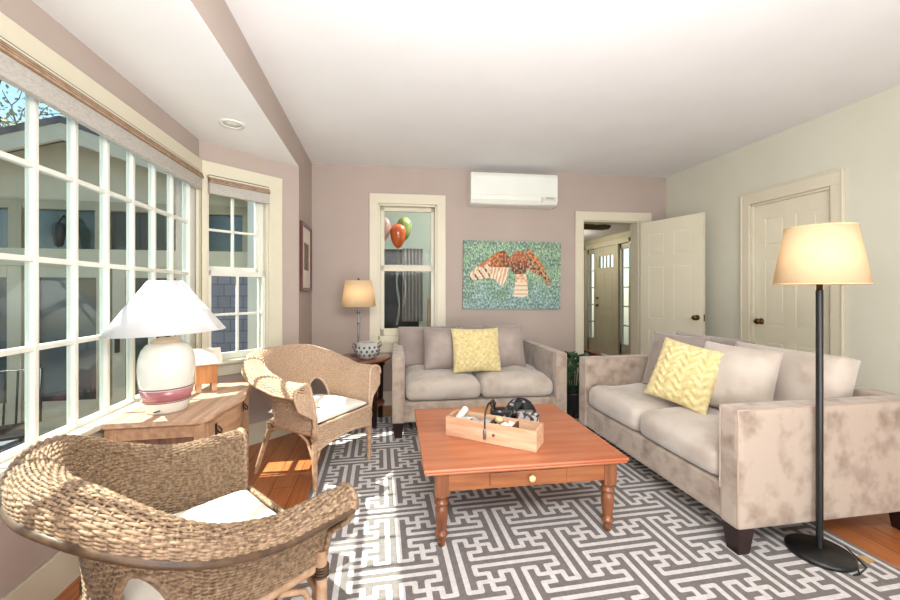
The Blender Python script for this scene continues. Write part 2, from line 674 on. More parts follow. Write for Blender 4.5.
mb.build('window_sill', M_CREAM, w2, bevel=0.005)


def sash(mb, pb, xa, xb, za, zb, y, st, bot, top, cols=2, rows=2):
    mb.box(xa, xa + st, y, y + 0.03, za, zb)
    mb.box(xb - st, xb, y, y + 0.03, za, zb)
    mb.box(xa, xb, y, y + 0.03, za, za + bot)
    mb.box(xa, xb, y, y + 0.03, zb - top, zb)
    for k in range(1, cols):
        x = xa + st + (xb - xa - 2 * st) * k / cols
        mb.box(x - 0.009, x + 0.009, y + 0.003, y + 0.026, za, zb)
    for k in range(1, rows):
        z = za + bot + (zb - top - za - bot) * k / rows
        mb.box(xa, xb, y + 0.003, y + 0.026, z - 0.009, z + 0.009)
    pb.box(xa + st / 2, xb - st / 2, y + 0.013, y + 0.016, za + bot / 2, zb - top / 2)


pb = MB()
mb = MB()
sash(mb, pb, 0.063, 0.455, 1.395, 2.09, 0.055, 0.022, 0.045, 0.09)
mb.box(0.455, 0.497, 0.05, 0.075, 0.72, 2.09)
mb.build('upper_sash', M_SASH, w2, bevel=0.003)
mb = MB()
sash(mb, pb, 0.063, 0.497, 0.72, 1.405, 0.018, 0.026, 0.05, 0.04)
mb.build('lower_sash', M_SASH, w2, bevel=0.003)
pb.build('window_pane', M_GLASS, w2)
# ---- interior window on the back wall
B = dict(loc=(XL, 4.31, 0), rot=(0, 0, TH))
mb = MB()
mb.box(WU0, WU0 + 0.02, 0.0, T, WZ0, WZ1)
mb.box(WU1 - 0.02, WU1, 0.0, T, WZ0, WZ1)
mb.box(WU0, WU1, 0.0, T, WZ1 - 0.02, WZ1)
mb.box(WU0, WU1, 0.0, T, WZ0, WZ0 + 0.06)
w3 = struct(mb.build('window_3', M_CREAM, **B))
mb = MB()
mb.box(0.606, WU0, -0.022, 0, 0.70, 2.312)
mb.box(WU1, 1.438, -0.022, 0, 0.70, 2.312)
mb.box(0.606, 1.438, -0.024, 0, WZ1, 2.312)
mb.build('window_casing', M_CREAM, w3, bevel=0.004)
mb = MB()
mb.box(0.58, 1.46, -0.05, 0.02, 0.675, 0.70)
mb.box(0.62, 1.43, -0.02, 0, 0.58, 0.675)
mb.build('window_sill', M_CREAM, w3, bevel=0.004)
pb = MB()
mb = MB()
sash(mb, pb, WU0 + 0.02, WU1 - 0.02, 1.495, WZ1 - 0.02, 0.08, 0.042, 0.045, 0.045, 1, 1)
mb.build('upper_sash', M_CREAM, w3, bevel=0.003)
mb = MB()
sash(mb, pb, WU0 + 0.02, WU1 - 0.02, 0.76, 1.51, 0.045, 0.042, 0.075, 0.04, 1, 1)
mb.build('lower_sash', M_CREAM, w3, bevel=0.003)
pb.build('window_pane', M_GLASS2, w3)
mb = MB()
mb.box(-0.03, 0.03, -0.012, 0.02, 0, 0.014)
mb.build('sash_lock', M_SASH, w3, loc=(1.02, 0.045, 1.51), bevel=0.003)

# ---- doorway casing, doors
mb = MB()
mb.box(2.955, DU0, -0.022, 0, 0, 2.178)
mb.box(DU1, 3.91, -0.022, 0, 0, 2.178)
mb.box(2.955, 3.91, -0.024, 0, DZ1, 2.178)
mb.box(DU0 - 0.001, DU0 + 0.012, 0, T + 0.01, 0, DZ1)
mb.box(DU1 - 0.012, DU1 + 0.001, 0, T + 0.01, 0, DZ1)
mb.box(DU0, DU1, 0, T + 0.01, DZ1 - 0.012, DZ1 + 0.001)
struct(mb.build('trim_1', M_CREAM, bevel=0.004, **B))
mb = MB()
for a, b, c_, d_ in ((DY0 - 0.075, DY0, 0, 2.15), (DY1, DY1 + 0.075, 0, 2.15), (DY0 - 0.075, DY1 + 0.075, 2.05, 2.15)):
    mb.box(XR - (0.022 if c_ == 0 else 0.024), XR, a, b, c_, d_ if c_ else 2.149)
mb.box(XR - 0.028, XR, DY0 - 0.085, DY0 - 0.07, 0, 2.155)
mb.box(XR - 0.028, XR, DY1 + 0.07, DY1 + 0.085, 0, 2.155)
mb.box(XR - 0.03, XR, DY0 - 0.085, DY1 + 0.085, 2.145, 2.16)
mb.box(XR - 0.001, XR + 0.07, DY0 - 0.001, DY0 + 0.02, 0, 2.05)
mb.box(XR - 0.001, XR + 0.07, DY1 - 0.02, DY1 + 0.001, 0, 2.05)
mb.box(XR - 0.001, XR + 0.07, DY0, DY1, 2.03, 2.051)
struct(mb.build('trim_2', M_CREAM, bevel=0.004))


def door_leaf(name, w, h, t, m, loc, rz, knob_x, panels=None, knobs=(1, -1), hinge=0):
    """leaf from x=0..w, thickness along y (0..t), panels on both faces"""
    mb = MB()
    mb.box(0, w, 0.006, t - 0.006, 0, h)
    st = 0.105 * w / 0.7
    mid = 0.1 * w / 0.7
    rows = panels or [(0.20, 0.80), (0.93, 1.53), (1.64, h - 0.13)]
    xs = [(st, w / 2 - mid / 2), (w / 2 + mid / 2, w - st)]
    zs = sorted(set([0] + [z for r in rows for z in r] + [h]))
    for ys in ((0, 0.006), (t - 0.006, t)):
        mb.box(0, st, ys[0], ys[1], 0, h)
        mb.box(w - st, w, ys[0], ys[1], 0, h)
        mb.box(xs[0][1], xs[1][0], ys[0], ys[1], 0, h)
        prev = 0
        for a, b in rows:
            for x in xs:
                mb.box(x[0], x[1], ys[0], ys[1], prev, a)
            prev = b
        for x in xs:
            mb.box(x[0], x[1], ys[0], ys[1], prev, h)
    o = struct(mb.build(name, m, loc=loc, rot=(0, 0, rz)))
    pm = MB()
    for ys in ((0.001, 0.007), (t - 0.007, t - 0.001)):
        for a, b in rows:
            for x in xs:
                pm.box(x[0] + 0.022, x[1] - 0.022, ys[0], ys[1], a + 0.022, b - 0.022)
    pm.build('door_panel', m, o, bevel=0.003)
    kb = MB()
    for sg in knobs:
        y = 0 if sg < 0 else t
        Mx = Matrix.Translation((knob_x, y, 0.965)) @ Matrix.Rotation(R(-90) * sg, 4, 'X')
        kb.lathe([(0.0, 0), (0.028, 0), (0.028, 0.004), (0.012, 0.010), (0.009, 0.03), (0.022, 0.036), (0.027, 0.048), (0.022, 0.060), (0.0, 0.064)], 18, M=Mx)
    kb.build('door_knob', M_BRASS, o)
    lm = MB()
    ex = w if knob_x > w / 2 else 0
    lm.box(ex - 0.0005, ex + 0.001, t / 2 - 0.012, t / 2 + 0.012, 0.93, 1.0)
    lm.build('latch_plate', M_BRASS, o)
    return o


hx, hy = 3.02, 4.06
door_leaf('door_1', 0.71, 2.035, 0.036, M_DOOR, (hx, hy, 0.012), math.atan2(-0.67, 0.20), 0.65)
# closed door on the right wall: local x runs along +Y, local y runs -X (into the room)
door_leaf('door_2', DY1 - DY0 - 0.046, 2.02, 0.036, M_DOOR, (XR + 0.062, DY0 + 0.023, 0.01), R(90), DY1 - DY0 - 0.046 - 0.055, knobs=(1,))

# baseboards
mb = MB()
for a, b in ((0.0, DU0 - 0.10), (3.91, 4.12)):
    mb.box(a, b, -0.016, 0, 0, 0.15)
struct(mb.build('baseboard_back', M_CREAM, bevel=0.003, **B))
mb = MB()
mb.box(XR - 0.016, XR, Y0, DY0 - 0.086, 0, 0.15)
mb.box(XR - 0.016, XR, DY1 + 0.086, 4.07, 0, 0.15)
struct(mb.build('baseboard_right', M_CREAM, bevel=0.003))
mb = MB()
mb.box(BX, BX + 0.016, NB + 0.01, BY - 0.01, 0, 0.17)
mb.box(XL, XL + 0.016, SY, 4.29, 0, 0.17)
struct(mb.build('baseboard_left', M_CREAM, bevel=0.003))
mb = MB()
mb.box(0.02, AL, -0.016, 0, 0, 0.17)
struct(mb.build('baseboard_bay', M_CREAM, bevel=0.003, **A))

# ---------------------------------------------------------------- rooms beyond the back wall
M_FOYER = mat('olive foyer paint', '#a09a80', 0.85, '#9c967c', 3)
M_FOYERTRIM = mat('olive foyer trim', '#a8a28a', 0.5, '#a49e86', 4)
M_PALE = mat('pale green grey wall', '#c3cbc0', 0.85, '#bfc7bc', 3)
FX = 4.35
mb = MB()
for a, b, c_, d_ in ((4.2, 6.13, 0, 2.35), (6.13, 7.58, 2.12, 2.35), (7.58, 8.6, 0, 2.35)):
    mb.box(FX, FX + 0.12, a, b, c_, d_)
mb.box(2.1, FX + 0.12, 8.5, 8.6, 0, 2.35)
mb.box(XR + 0.02, FX, 4.10, 4.2, 0, 2.35)
struct(mb.build('wall_foyer', M_FOYER))
mb = MB()
mb.box(1.98, FX + 0.12, 4.33, 8.6, 2.32, 2.42)
struct(mb.build('ceiling_foyer', M_CEIL))
mb = MB()
mb.box(1.95, 2.07, 4.35, 8.6, 0, 2.6)
struct(mb.build('wall_partition', M_PALE))
mb = MB()
mb.box(-1.3, 1.95, 7.0, 7.1, 0, 2.9)
mb.box(-1.4, -1.3, 4.46, 7.1, 0, 2.9)
struct(mb.build('wall_sunroom', M_PALE))
mb = MB()
mb.box(-1.4, 1.96, 4.46, 7.1, 2.9, 3.0)
struct(mb.build('ceiling_sunroom', M_CEIL))
mb = MB()
for z in (0, 0.13):
    mb.box(FX - 0.018, FX, 4.2, 6.05, 0, 0.15)
mb.box(FX - 0.03, FX, 6.04, 6.13, 0, 2.2)
mb.box(FX - 0.03, FX, 7.58, 7.66, 0, 2.2)
mb.box(FX - 0.03, FX, 6.04, 7.66, 2.12, 2.21)
mb.box(FX - 0.02, FX + 0.1, 6.45, 6.52, 0, 2.12)
mb.box(FX - 0.02, FX + 0.1, 7.20, 7.27, 0, 2.12)
struct(mb.build('trim_3', M_FOYERTRIM, bevel=0.004))
# entry door with four lights at the top
mb = MB()
ew = 0.676
mb.box(0, ew, 0.004, 0.036, 0, 1.70)
mb.box(0, ew, 0.004, 0.036, 1.93, 2.105)
mb.box(0, 0.10, 0.004, 0.036, 1.70, 1.93)
mb.box(ew - 0.10, ew, 0.004, 0.036, 1.70, 1.93)
for k in range(1, 4):
    x = 0.10 + (ew - 0.2) * k / 4
    mb.box(x - 0.012, x + 0.012, 0.008, 0.032, 1.70, 1.93)
d3 = struct(mb.build('door_3', M_FOYERTRIM, loc=(FX + 0.03, 6.522, 0.012), rot=(0, 0, R(90))))
mb = MB()
for a, b in ((0.2, 0.78), (0.90, 1.60)):
    for x in ((0.1, ew / 2 - 0.05), (ew / 2 + 0.05, ew - 0.1)):
        mb.box(x[0], x[1], 0.03, 0.044, a, b)
mb.build('door_panel', M_FOYERTRIM, d3, bevel=0.008)
mb = MB()
mb.box(0.1, ew - 0.1, 0.018, 0.022, 1.70, 1.93)
mb.build('door_light', M_GLASS2, d3)
mb = MB()
for z, r in ((0.95, 0.03), (1.10, 0.022)):
    mb.lathe([(0, 0), (r, 0), (r, 0.006), (r * 0.4, 0.012), (r * 0.9, 0.04), (0, 0.055)], 14, M=Matrix.Translation((ew - 0.06, 0.036, z)) @ Matrix.Rotation(R(-90), 4, 'X'))
mb.build('door_knob', M_BRASS, d3)
mb = MB()
for z in (0.25, 1.05, 1.80):
    mb.box(-0.012, 0.012, 0.03, 0.042, z, z + 0.1)
mb.build('hinge', M_BRASS, d3)
for i, (ya, yb) in enumerate(((6.13, 6.45), (7.27, 7.58))):
    mb = MB()
    mb.box(FX + 0.02, FX + 0.06, ya, ya + 0.05, 0, 2.12)
    mb.box(FX + 0.02, FX + 0.06, yb - 0.05, yb, 0, 2.12)
    mb.box(FX + 0.02, FX + 0.06, ya, yb, 0, 0.28)
    mb.box(FX + 0.02, FX + 0.06, ya, yb, 2.02, 2.12)
    for z in (0.62, 0.97, 1.32, 1.67):
        mb.box(FX + 0.025, FX + 0.055, ya, yb, z - 0.012, z + 0.012)
    s_ = struct(mb.build('window_%d' % (4 + i), M_FOYERTRIM))
    mb = MB()
    mb.box(FX + 0.038, FX + 0.042, ya + 0.04, yb - 0.04, 0.26, 2.04)
    mb.build('window_pane', M_GLASS2, s_)
# rug in the foyer
mb = MB()
mb.box(-0.75, 0.75, -1.3, 1.3, 0, 0.012)
tag(mb.build('entry_rug', mat('dark red patterned rug', '#3a1a1c', 0.95, '#6d4a44', 26, lo=0.5, hi=0.6), loc=(3.45, 6.7, 0.001)),
    'dark red patterned rug on the entry floor beyond the open doorway', 'rug')
# ceiling fan
fan = empty('ceiling_fan', (2.72, 5.2, 0), 0, 'olive bladed ceiling fan seen through the top of the doorway', 'ceiling fan')
mb = MB()
mb.lathe([(0, 2.32), (0.07, 2.32), (0.05, 2.28), (0.015, 2.27), (0.015, 2.24), (0.09, 2.235), (0.11, 2.19), (0.08, 2.13), (0, 2.11)], 24)
mb.build('motor', M_BRASS, fan)
M_BLADE = wood('olive brown fan blade', '#4a4430', '#585038', 'X', 4, 0.5)
for k in range(5):
    q = R(-12 + 72 * k)
    mb = MB()
    Mx = Matrix.Rotation(q, 4, 'Z') @ Matrix.Translation((0, 0, 2.175)) @ Matrix.Rotation(R(-24), 4, 'X')
    pts = [(0.16, -0.045), (0.48, -0.07), (0.57, -0.05), (0.585, 0), (0.57, 0.05), (0.48, 0.07), (0.16, 0.045)]
    mb.prism(pts, -0.005, 0.005, 'Z')
    mb.box(0.08, 0.22, -0.015, 0.015, -0.01, -0.005)
    mb.xform(Mx)
    mb.build('blade', M_BLADE, fan)
light('foyer_fill', 'POINT', (3.3, 6.7, 2.24), 45, (1, 0.93, 0.8), 0.1)  # fill added to brighten the foyer, stands for no visible fixture
light('sunroom_fill', 'POINT', (0.9, 5.4, 2.7), 60, (1, 0.96, 0.88), 0.12)  # unseen fill added for the room behind the back window

# things seen through the interior window
M_DKWOOD = mat('near black cabinet', '#14100e', 0.5, '#0d0a09', 6)
cab = empty('dark_cabinet', (0.1, 6.72, 0), 0, 'tall near-black cabinet behind the glass of the back wall window', 'cabinet')
mb = MB()
mb.box(-0.55, 0.55, -0.2, 0.25, 0, 1.95)
mb.build('carcass', M_DKWOOD, cab, bevel=0.004)
for x in (-0.27, 0.27):
    mb = MB()
    mb.box(x - 0.25, x + 0.25, -0.22, -0.2, 0.08, 1.9)
    d_ = mb.build('door', M_DKWOOD, cab, bevel=0.004)
    mb = MB()
    mb.lathe([(0, 0), (0.012, 0), (0.008, 0.015), (0.016, 0.025), (0, 0.035)], 12, M=Matrix.Translation((x - math.copysign(0.2, x), -0.22, 1.0)) @ Matrix.Rotation(R(90), 4, 'X'))
    mb.build('knob', M_BRASS, d_)
cu = []
for i in range(40):
    x = i / 39 * 0.34
    cu.append((x, 0.03 * math.sin(i * 0.95)))
mb = MB()
mb.grid([[(x, y, z) for x, y in cu] for z in (0.75, 1.2, 1.95)])
mb.grid([[(x, y + 0.006, z) for x, y in cu] for z in (0.75, 1.2, 1.95)])
tag(mb.build('sheer_drape', mat('grey sheer cloth', '#8d8a86', 0.9, '#75726e', 12, stretch=(8, 8, 0.5)), loc=(0.36, 6.38, 0)),
    'grey gathered drape hanging before the dark cabinet, behind the back window', 'curtain')
mb = MB()
mb.box(0.9, 1.75, 6.93, 7.0, 0, 2.03)
struct(mb.build('trim_4', mat('white inner door', '#d7d9cd', 0.5, '#d2d4c8', 4), bevel=0.006))
ch = empty('wooden_step_stool', (0.86, 6.35, 0), R(20), 'narrow tan wooden stand seen low behind the back window glass', 'stand')
for x in (-0.12, 0.12):
    mb = MB()
    mb.tube([(x * 1.5, -0.1, 0), (x * 0.6, 0.0, 1.12)], 0.018, 6)
    mb.build('leg', M_CHEST, ch)
mb = MB()
mb.box(-0.16, 0.16, -0.06, -0.035, 0.6, 0.64)
mb.build('rail', M_CHEST, ch)
ch.name = 'wooden_stand'


def balloon(loc, m, label, h, n_rib, mr):
    r = 0.115
    e = empty('balloon', loc, 0, label, 'balloon', 'party balloons behind the back wall window')
    prof = []
    for i in range(19):
        q = PI * i / 18
        z = -math.cos(q)
        rr = math.sin(q) * (1.0 - 0.16 * (1 - z) / 2 * (1 if z < 0 else 0.4))
        prof.append((max(1e-6, r * rr), r * 1.12 * z - (0.02 * (1 - z) ** 2 if z < 0 else 0)))
    mb = MB()
    mb.lathe(prof, 24)
    mb.build('balloon_skin', m, e)
    mb = MB()
    zb = prof[0][1]
    mb.lathe([(0.003, zb + 0.004), (0.014, zb - 0.014), (0.0, zb - 0.012)], 12)
    mb.build('knot', m, e)
    mb = MB()
    for k in range(n_rib):
        pts = [(0.02 * math.sin(i * 0.7 + k) * min(1, i / 4), 0.02 * math.cos(i * 0.9 + k * 2) * min(1, i / 4) + 0.02 * k * min(1, i / 3), zb - 0.012 - h * i / 14) for i in range(15)]
        mb.tube(pts, 0.003, 5)
    mb.build('ribbon', mr, e)
    return e


M_RIB = mat('white curling ribbon', '#e9e6df', 0.4, '#dedbd2', 20)
balloon((0.245, 5.35, 2.05), mat('orange latex', '#dd6a30', 0.25, '#d45e26', 6, coat=0.3), 'shiny orange balloon floating behind the upper sash of the back window', 1.05, 2, M_RIB)
balloon((0.35, 5.65, 2.20), mat('olive green latex', '#8d9a58', 0.3, '#87944f', 6, coat=0.3), 'pale green balloon floating behind the orange one', 0.95, 2, M_RIB)
balloon((0.035, 5.3, 2.13), mat('pale pink latex', '#cf9f97', 0.3, '#c6948c', 6, coat=0.3), 'pink balloon half hidden at the left edge of the back window', 0.9, 1, M_RIB)

# ---------------------------------------------------------------- outside the bay window
def shingles(name, c1, c2, mort, w, h):
    m, n, b = new_mat(name)
    tc = n.nodes.new('ShaderNodeTexCoord')
    mp = n.nodes.new('ShaderNodeMapping')
    mp.inputs['Rotation'].default_value = (R(90), 0, 0)
    n.links.new(tc.outputs['Object'], mp.inputs[0])
    br = n.nodes.new('ShaderNodeTexBrick')
    br.inputs['Scale'].default_value = 1.0
    br.inputs['Brick Width'].default_value = w
    br.inputs['Row Height'].default_value = h
    br.inputs['Mortar Size'].default_value = 0.006
    br.inputs['Color1'].default_value = hexc(c1)
    br.inputs['Color2'].default_value = hexc(c2)
    br.inputs['Mortar'].default_value = hexc(mort)
    n.links.new(mp.outputs[0], br.inputs[0])
    n.links.new(br.outputs[0], b.inputs['Base Color'])
    b.inputs['Roughness'].default_value = 0.9
    return m


M_SHINGLE = shingles('grey cedar shingles', '#85848b', '#77777f', '#615f66', 0.14, 0.14)
M_TAN = mat('tan exterior trim', '#c4bca2', 0.7, '#bdb59a', 4)
M_TAND = mat('olive exterior trim', '#a39b80', 0.7, '#9c9478', 4)
M_ROOF = mat('grey roof shingles', '#55504e', 0.9, '#6a6562', 16, bump=0.2, bscale=30)
M_REFL = mat('dark reflecting glass', '#33403a', 0.1, '#2a3632', 1.2, spec=1.0)
M_STONE = mat('bluestone paving', '#7a7f86', 0.8, '#5f646b', 3, bump=0.1, bscale=12)
mb = MB()
mb.box(-16, BX - 0.14, -8, 16, -0.45, -0.35)
struct(mb.build('ground', M_STONE))
WX0, WX1, WY = -5.6, -1.0, 5.0
wing = empty('house_wing', (-3.3, WY, -0.35), 0, 'tan and grey shingled house wing with low gable across the patio outside', 'building')


def wp(mb, name, m, bevel=0.0, parent=None):
    mb.xform(Matrix.Translation((3.3, -WY, 0.35)))
    return mb.build(name, m, parent or wing, bevel=bevel)


mb = MB()
mb.box(-2.15, WX1, WY, WY + 0.15, -0.35, 1.53)
wp(mb, 'shingle_wall', M_SHINGLE)
mb = MB()
mb.prism([(WX0, 2.24), (WX1, 2.24), (WX1, 2.26), (-3.27, 2.98), (WX0, 2.26)], WY, WY + 0.15, 'Y')
mb.box(WX0, WX1, WY - 0.02, WY + 0.12, 1.53, 1.72)
mb.box(WX0, WX1, WY + 0.02, WY + 0.12, -0.35, 0.02)
wp(mb, 'gable_wall', M_TAN)
mb = MB()
for x in (WX0, -4.72, -3.98, -3.16, -2.30, -1.62, WX1 - 0.12):
    mb.box(x, x + 0.12, WY - 0.02, WY + 0.12, 1.72, 2.24)
mb.box(WX0, WX1, WY - 0.015, WY + 0.12, 2.16, 2.26)
wp(mb, 'window_band', M_TAND)
for a, b in ((WX0 + 0.12, -4.72), (-4.6, -3.98), (-3.86, -3.16), (-3.04, -2.30), (-2.18, -1.62), (-1.5, WX1 - 0.12)):
    mb = MB()
    mb.box(a, b, WY + 0.05, WY + 0.06, 1.72, 2.16)
    wp(mb, 'window_glass', M_REFL)
for x in (-5.55, -4.70, -3.85, -3.0):
    mb = MB()
    x2 = x + 0.82
    for a, b, c_, d_ in ((x, x + 0.13, -0.33, 1.53), (x2 - 0.13, x2, -0.33, 1.53), (x + 0.13, x2 - 0.13, -0.33, -0.08), (x + 0.13, x2 - 0.13, 1.40, 1.53)):
        mb.box(a, b, WY + 0.0, WY + 0.06, c_, d_)
    dd = wp(mb, 'glazed_door', M_TAN, 0.004)
    mb = MB()
    mb.box(x + 0.13, x2 - 0.13, WY + 0.025, WY + 0.035, -0.08, 1.40)
    wp(mb, 'door_glass', M_REFL, parent=dd)
    mb = MB()
    mb.box(x + 0.05, x + 0.08, WY - 0.05, WY, 0.55, 0.75)
    wp(mb, 'door_handle', M_BLACK, 0.006, parent=dd)
mb = MB()
mb.box(-2.18, -2.10, WY - 0.02, WY + 0.12, -0.35, 1.53)
wp(mb, 'corner_board', M_TAN)
mb = MB()
for sx in (-1, 1):
    ex = WX0 - 0.1 if sx < 0 else WX1 + 0.35
    ze = 2.26 - (0.04 if sx < 0 else 0.12)
    p = [(-3.27, 3.0), (ex, ze), (ex, ze + 0.06), (-3.27, 3.07)]
    mb.prism(p, WY - 0.35, WY + 4.0, 'Y')
wp(mb, 'roof', M_ROOF)
mb = MB()
for sx in (-1, 1):
    ex = WX0 - 0.1 if sx < 0 else WX1 + 0.35
    ze = 2.26 - (0.04 if sx < 0 else 0.12)
    mb.prism([(-3.27, 2.83), (ex, ze - 0.14), (ex, ze), (-3.27, 3.0)], WY - 0.34, WY - 0.30, 'Y')
wp(mb, 'rake_board', M_TAN)
# lantern on the wing
ln = empty('wall_lantern', (-3.42, WY - 0.02, 1.78), 0, 'small dark wall lantern on the tan house wing outside', 'lantern')
mb = MB()
mb.tube([(0, 0.02, 0.25), (0, -0.06, 0.3), (0, -0.12, 0.22)], 0.01, 6)
mb.box(-0.04, 0.04, 0, 0.02, 0.1, 0.3)
mb.build('bracket', M_BLACK, ln)
mb = MB()
mb.lathe([(0.0, 0.23), (0.05, 0.19), (0.055, 0.12), (0.035, -0.04), (0, -0.06)], 10, c=(0, -0.12, 0))
mb.build('lamp_body', M_BLACK, ln)

# patio umbrella, table and chairs
M_UMB = translucent('pale grey umbrella cloth', '#b9bcbc', mix=0.3)
um = empty('patio_umbrella', (-4.75, 3.62, -0.35), 0, 'pale grey patio umbrella seen low through the big bay window', 'umbrella')
mb = MB()
n = 8
ap = (0, 0, 1.85)
rows = []
for i in range(7):
    f = i / 6
    row = []
    for j in range(n * 4):
        q = 2 * PI * j / (n * 4)
        k = abs(((j % 4) / 4) - 0.5) * 2
        row.append((1.15 * f * math.cos(q) * (0.96 + 0.04 * k), 1.15 * f * math.sin(q) * (0.96 + 0.04 * k), 1.85 - 0.52 * f ** 1.1 - 0.04 * (1 - k) * f))
    rows.append(row)
mb.grid(rows, False, True)
mb.grid([[(p[0], p[1], p[2] - 0.004) for p in r_] for r_ in rows], False, True)
mb.build('canopy', M_UMB, um, fix=False)
mb = MB()
mb.cyl((0, 0, 0.05), (0, 0, 1.9), 0.02, 0.02, 10)
mb.build('pole', M_CHEST, um)
mb = MB()
mb.lathe([(0, 0), (0.25, 0), (0.25, 0.05), (0.04, 0.09), (0.04, 0.25), (0, 0.25)], 20)
mb.build('base', M_BLACK, um)


def patio_chair(loc, rz, label):
    e = empty('patio_chair', loc, rz, label, 'chair', 'dark metal patio chairs')
    mb = MB()
    mb.box(-0.22, 0.22, -0.22, 0.22, 0.42, 0.445)
    mb.build('seat', M_BLACK, e, bevel=0.006)
    mb = MB()
    mb.tube([(-0.22, 0.22, 0.43), (-0.22, 0.28, 0.9), (0.22, 0.28, 0.9), (0.22, 0.22, 0.43)], 0.013, 6)
    for k in range(5):
        x = -0.15 + 0.075 * k
        mb.tube([(x, 0.22, 0.43), (x, 0.28, 0.9)], 0.008, 5)
    mb.build('backrest', M_BLACK, e)
    for x in (-0.2, 0.2):
        for y in (-0.2, 0.2):
            mb = MB()
            mb.cyl((x, y, 0), (x, y, 0.43), 0.013, 0.013, 6)
            mb.build('leg', M_BLACK, e)
    return e


patio_chair((-3.1, 3.75, -0.35), R(25), 'dark metal patio chair outside, nearer the house wing doors')
patio_chair((-3.35, 2.55, -0.35), R(160), 'dark metal patio chair outside, low beside the big window')
pt = empty('patio_table', (-3.9, 3.1, -0.35), 0, 'round dark metal patio table outside between the patio chairs', 'table')
mb = MB()
mb.lathe([(0, 0.68), (0.42, 0.68), (0.42, 0.71), (0, 0.71)], 28)
mb.build('table_top', M_BLACK, pt)
for k in range(3):
    q = 2 * PI * k / 3
    mb = MB()
    mb.tube([(0.3 * math.cos(q), 0.3 * math.sin(q), 0), (0.12 * math.cos(q), 0.12 * math.sin(q), 0.35), (0.28 * math.cos(q), 0.28 * math.sin(q), 0.69)], 0.014, 6)
    mb.build('leg', M_BLACK, pt)

# trees
M_BARK = mat('grey bark', '#5a4c42', 0.9, '#6d5e52', 14)
M_LEAF = mat('dark green leaves', '#2f4a2a', 0.7, '#46663a', 1.2)
M_BUD = mat('yellow green buds', '#8f9160', 0.8, '#a5a273', 3)


def leaves(mb, c, rx, rz, count, size, rn):
    for _ in range(count):
        while True:
            p = Vector((rn.uniform(-1, 1), rn.uniform(-1, 1), rn.uniform(-1, 1)))
            if p.length < 1:
                break
        p = p * (0.55 + 0.45 * p.length) / max(p.length, 0.2) * p.length ** 0.4
        q = Vector((c[0] + p.x * rx, c[1] + p.y * rx, c[2] + p.z * rz))
        a = Vector((rn.gauss(0, 1), rn.gauss(0, 1), rn.gauss(0, 1))).normalized()
        b = a.orthogonal().normalized()
        s_ = size * rn.uniform(0.6, 1.3)
        mb.add([q - a * s_, q + b * s_ * 0.5, q + a * s_, q - b * s_ * 0.5], [(0, 1, 2, 3)])


def bush_tree(loc, rx, h, label, seed, count=1500, size=0.16, name='leafy_tree'):
    rn = random.Random(seed)
    e = empty(name, loc, 0, label, 'tree')
    mb = MB()
    mb.tube([(0, 0, 0), (0.05, 0, h * 0.3), (0, 0.05, h * 0.7)], [0.16, 0.12, 0.05], 8)
    mb.build('trunk', M_BARK, e)
    mb = MB()
    for k in range(7):
        q = rn.uniform(0, 2 * PI)
        d = rn.uniform(0, 0.5) * rx
        leaves(mb, (d * math.cos(q), d * math.sin(q), h * rn.uniform(0.4, 0.75)), rx * 0.7, h * 0.3, count // 7, size, rn)
    mb.build('crown', M_LEAF, e, fix=False)
    return e


def twig_tree(loc, h, label, seed):
    rn = random.Random(seed)
    e = empty('bare_tree', loc, 0, label, 'tree')
    mb, lb = MB(), MB()

    def grow(p, d, L, r, lev):
        q = p + d * L
        m_ = p + d * L * 0.5 + Vector((rn.gauss(0, 0.06), rn.gauss(0, 0.06), 0)) * L
        mb.tube([p, m_, q], [r, r * 0.8, r * 0.6], 5 if lev > 1 else 8)
        if lev >= 5:
            leaves(lb, q, 0.35, 0.3, 16, 0.05, rn)
            return
        for k in range(3 if lev < 4 else 2):
            dd = (d + Vector((rn.gauss(0, 0.55), rn.gauss(0, 0.55), rn.gauss(0.08, 0.35)))).normalized()
            grow(q, dd, L * rn.uniform(0.62, 0.82), r * 0.6, lev + 1)
    grow(Vector((0, 0, 0)), Vector((0, 0, 1)), h * 0.3, h * 0.022, 0)
    mb.build('branches', M_BARK, e)
    lb.build('buds', M_BUD, e, fix=False)
    return e


twig_tree((-7.3, 9.8, -0.35), 7.0, 'bare budding tree rising over the gable of the house wing, against the sky', 5)
twig_tree((-16.5, 17.0, -0.35), 8.0, 'bare budding tree at the far left, behind the first one', 11)
bush_tree((-7.0, -3.2, -0.35), 2.6, 6.0, 'dark green tree across the yard, mirrored in the wing windows', 3)
bush_tree((-2.6, -6.2, -0.35), 2.6, 5.6, 'dark green tree nearest the front of the house, mirrored in the wing windows', 4)
bush_tree((-11.5, -1.0, -0.35), 2.6, 6.5, 'dark green tree at the far side of the yard, between two others', 8)
bush_tree((-12.5, 4.0, -0.35), 2.2, 5.5, 'dark green tree far across the yard, left of the house wing', 9)

# ---------------------------------------------------------------- rug
RX0, RX1, RY0, RY1 = -0.43, 2.285, 0.22, 3.88
RZ = 0.008
rug = MB()
rug.cur = 0
rug.box(RX0, RX1, RY0, RY1, 0.0005, RZ)
rug.cur = 1
GU, GV = 0.0541, 0.0475
AX, AY = 0.740, 1.589
hw = 0.0122
bx0, bx1, by0, by1 = RX0 + 0.055, RX1 - 0.055, RY0 + 0.055, RY1 - 0.055


# the fret runs on a lattice: every lattice node and every link between two nodes is one quad of pile
links, nodes = set(), {}


def rlink(p, q):
    (xa, ya), (xb, yb) = p, q
    dx, dy = (xb > xa) - (xb < xa), (yb > ya) - (yb < ya)
    while (xa, ya) != (xb, yb):
        n_ = (xa + dx, ya + dy)
        links.add(tuple(sorted(((xa, ya), n_))))
        xa, ya = n_


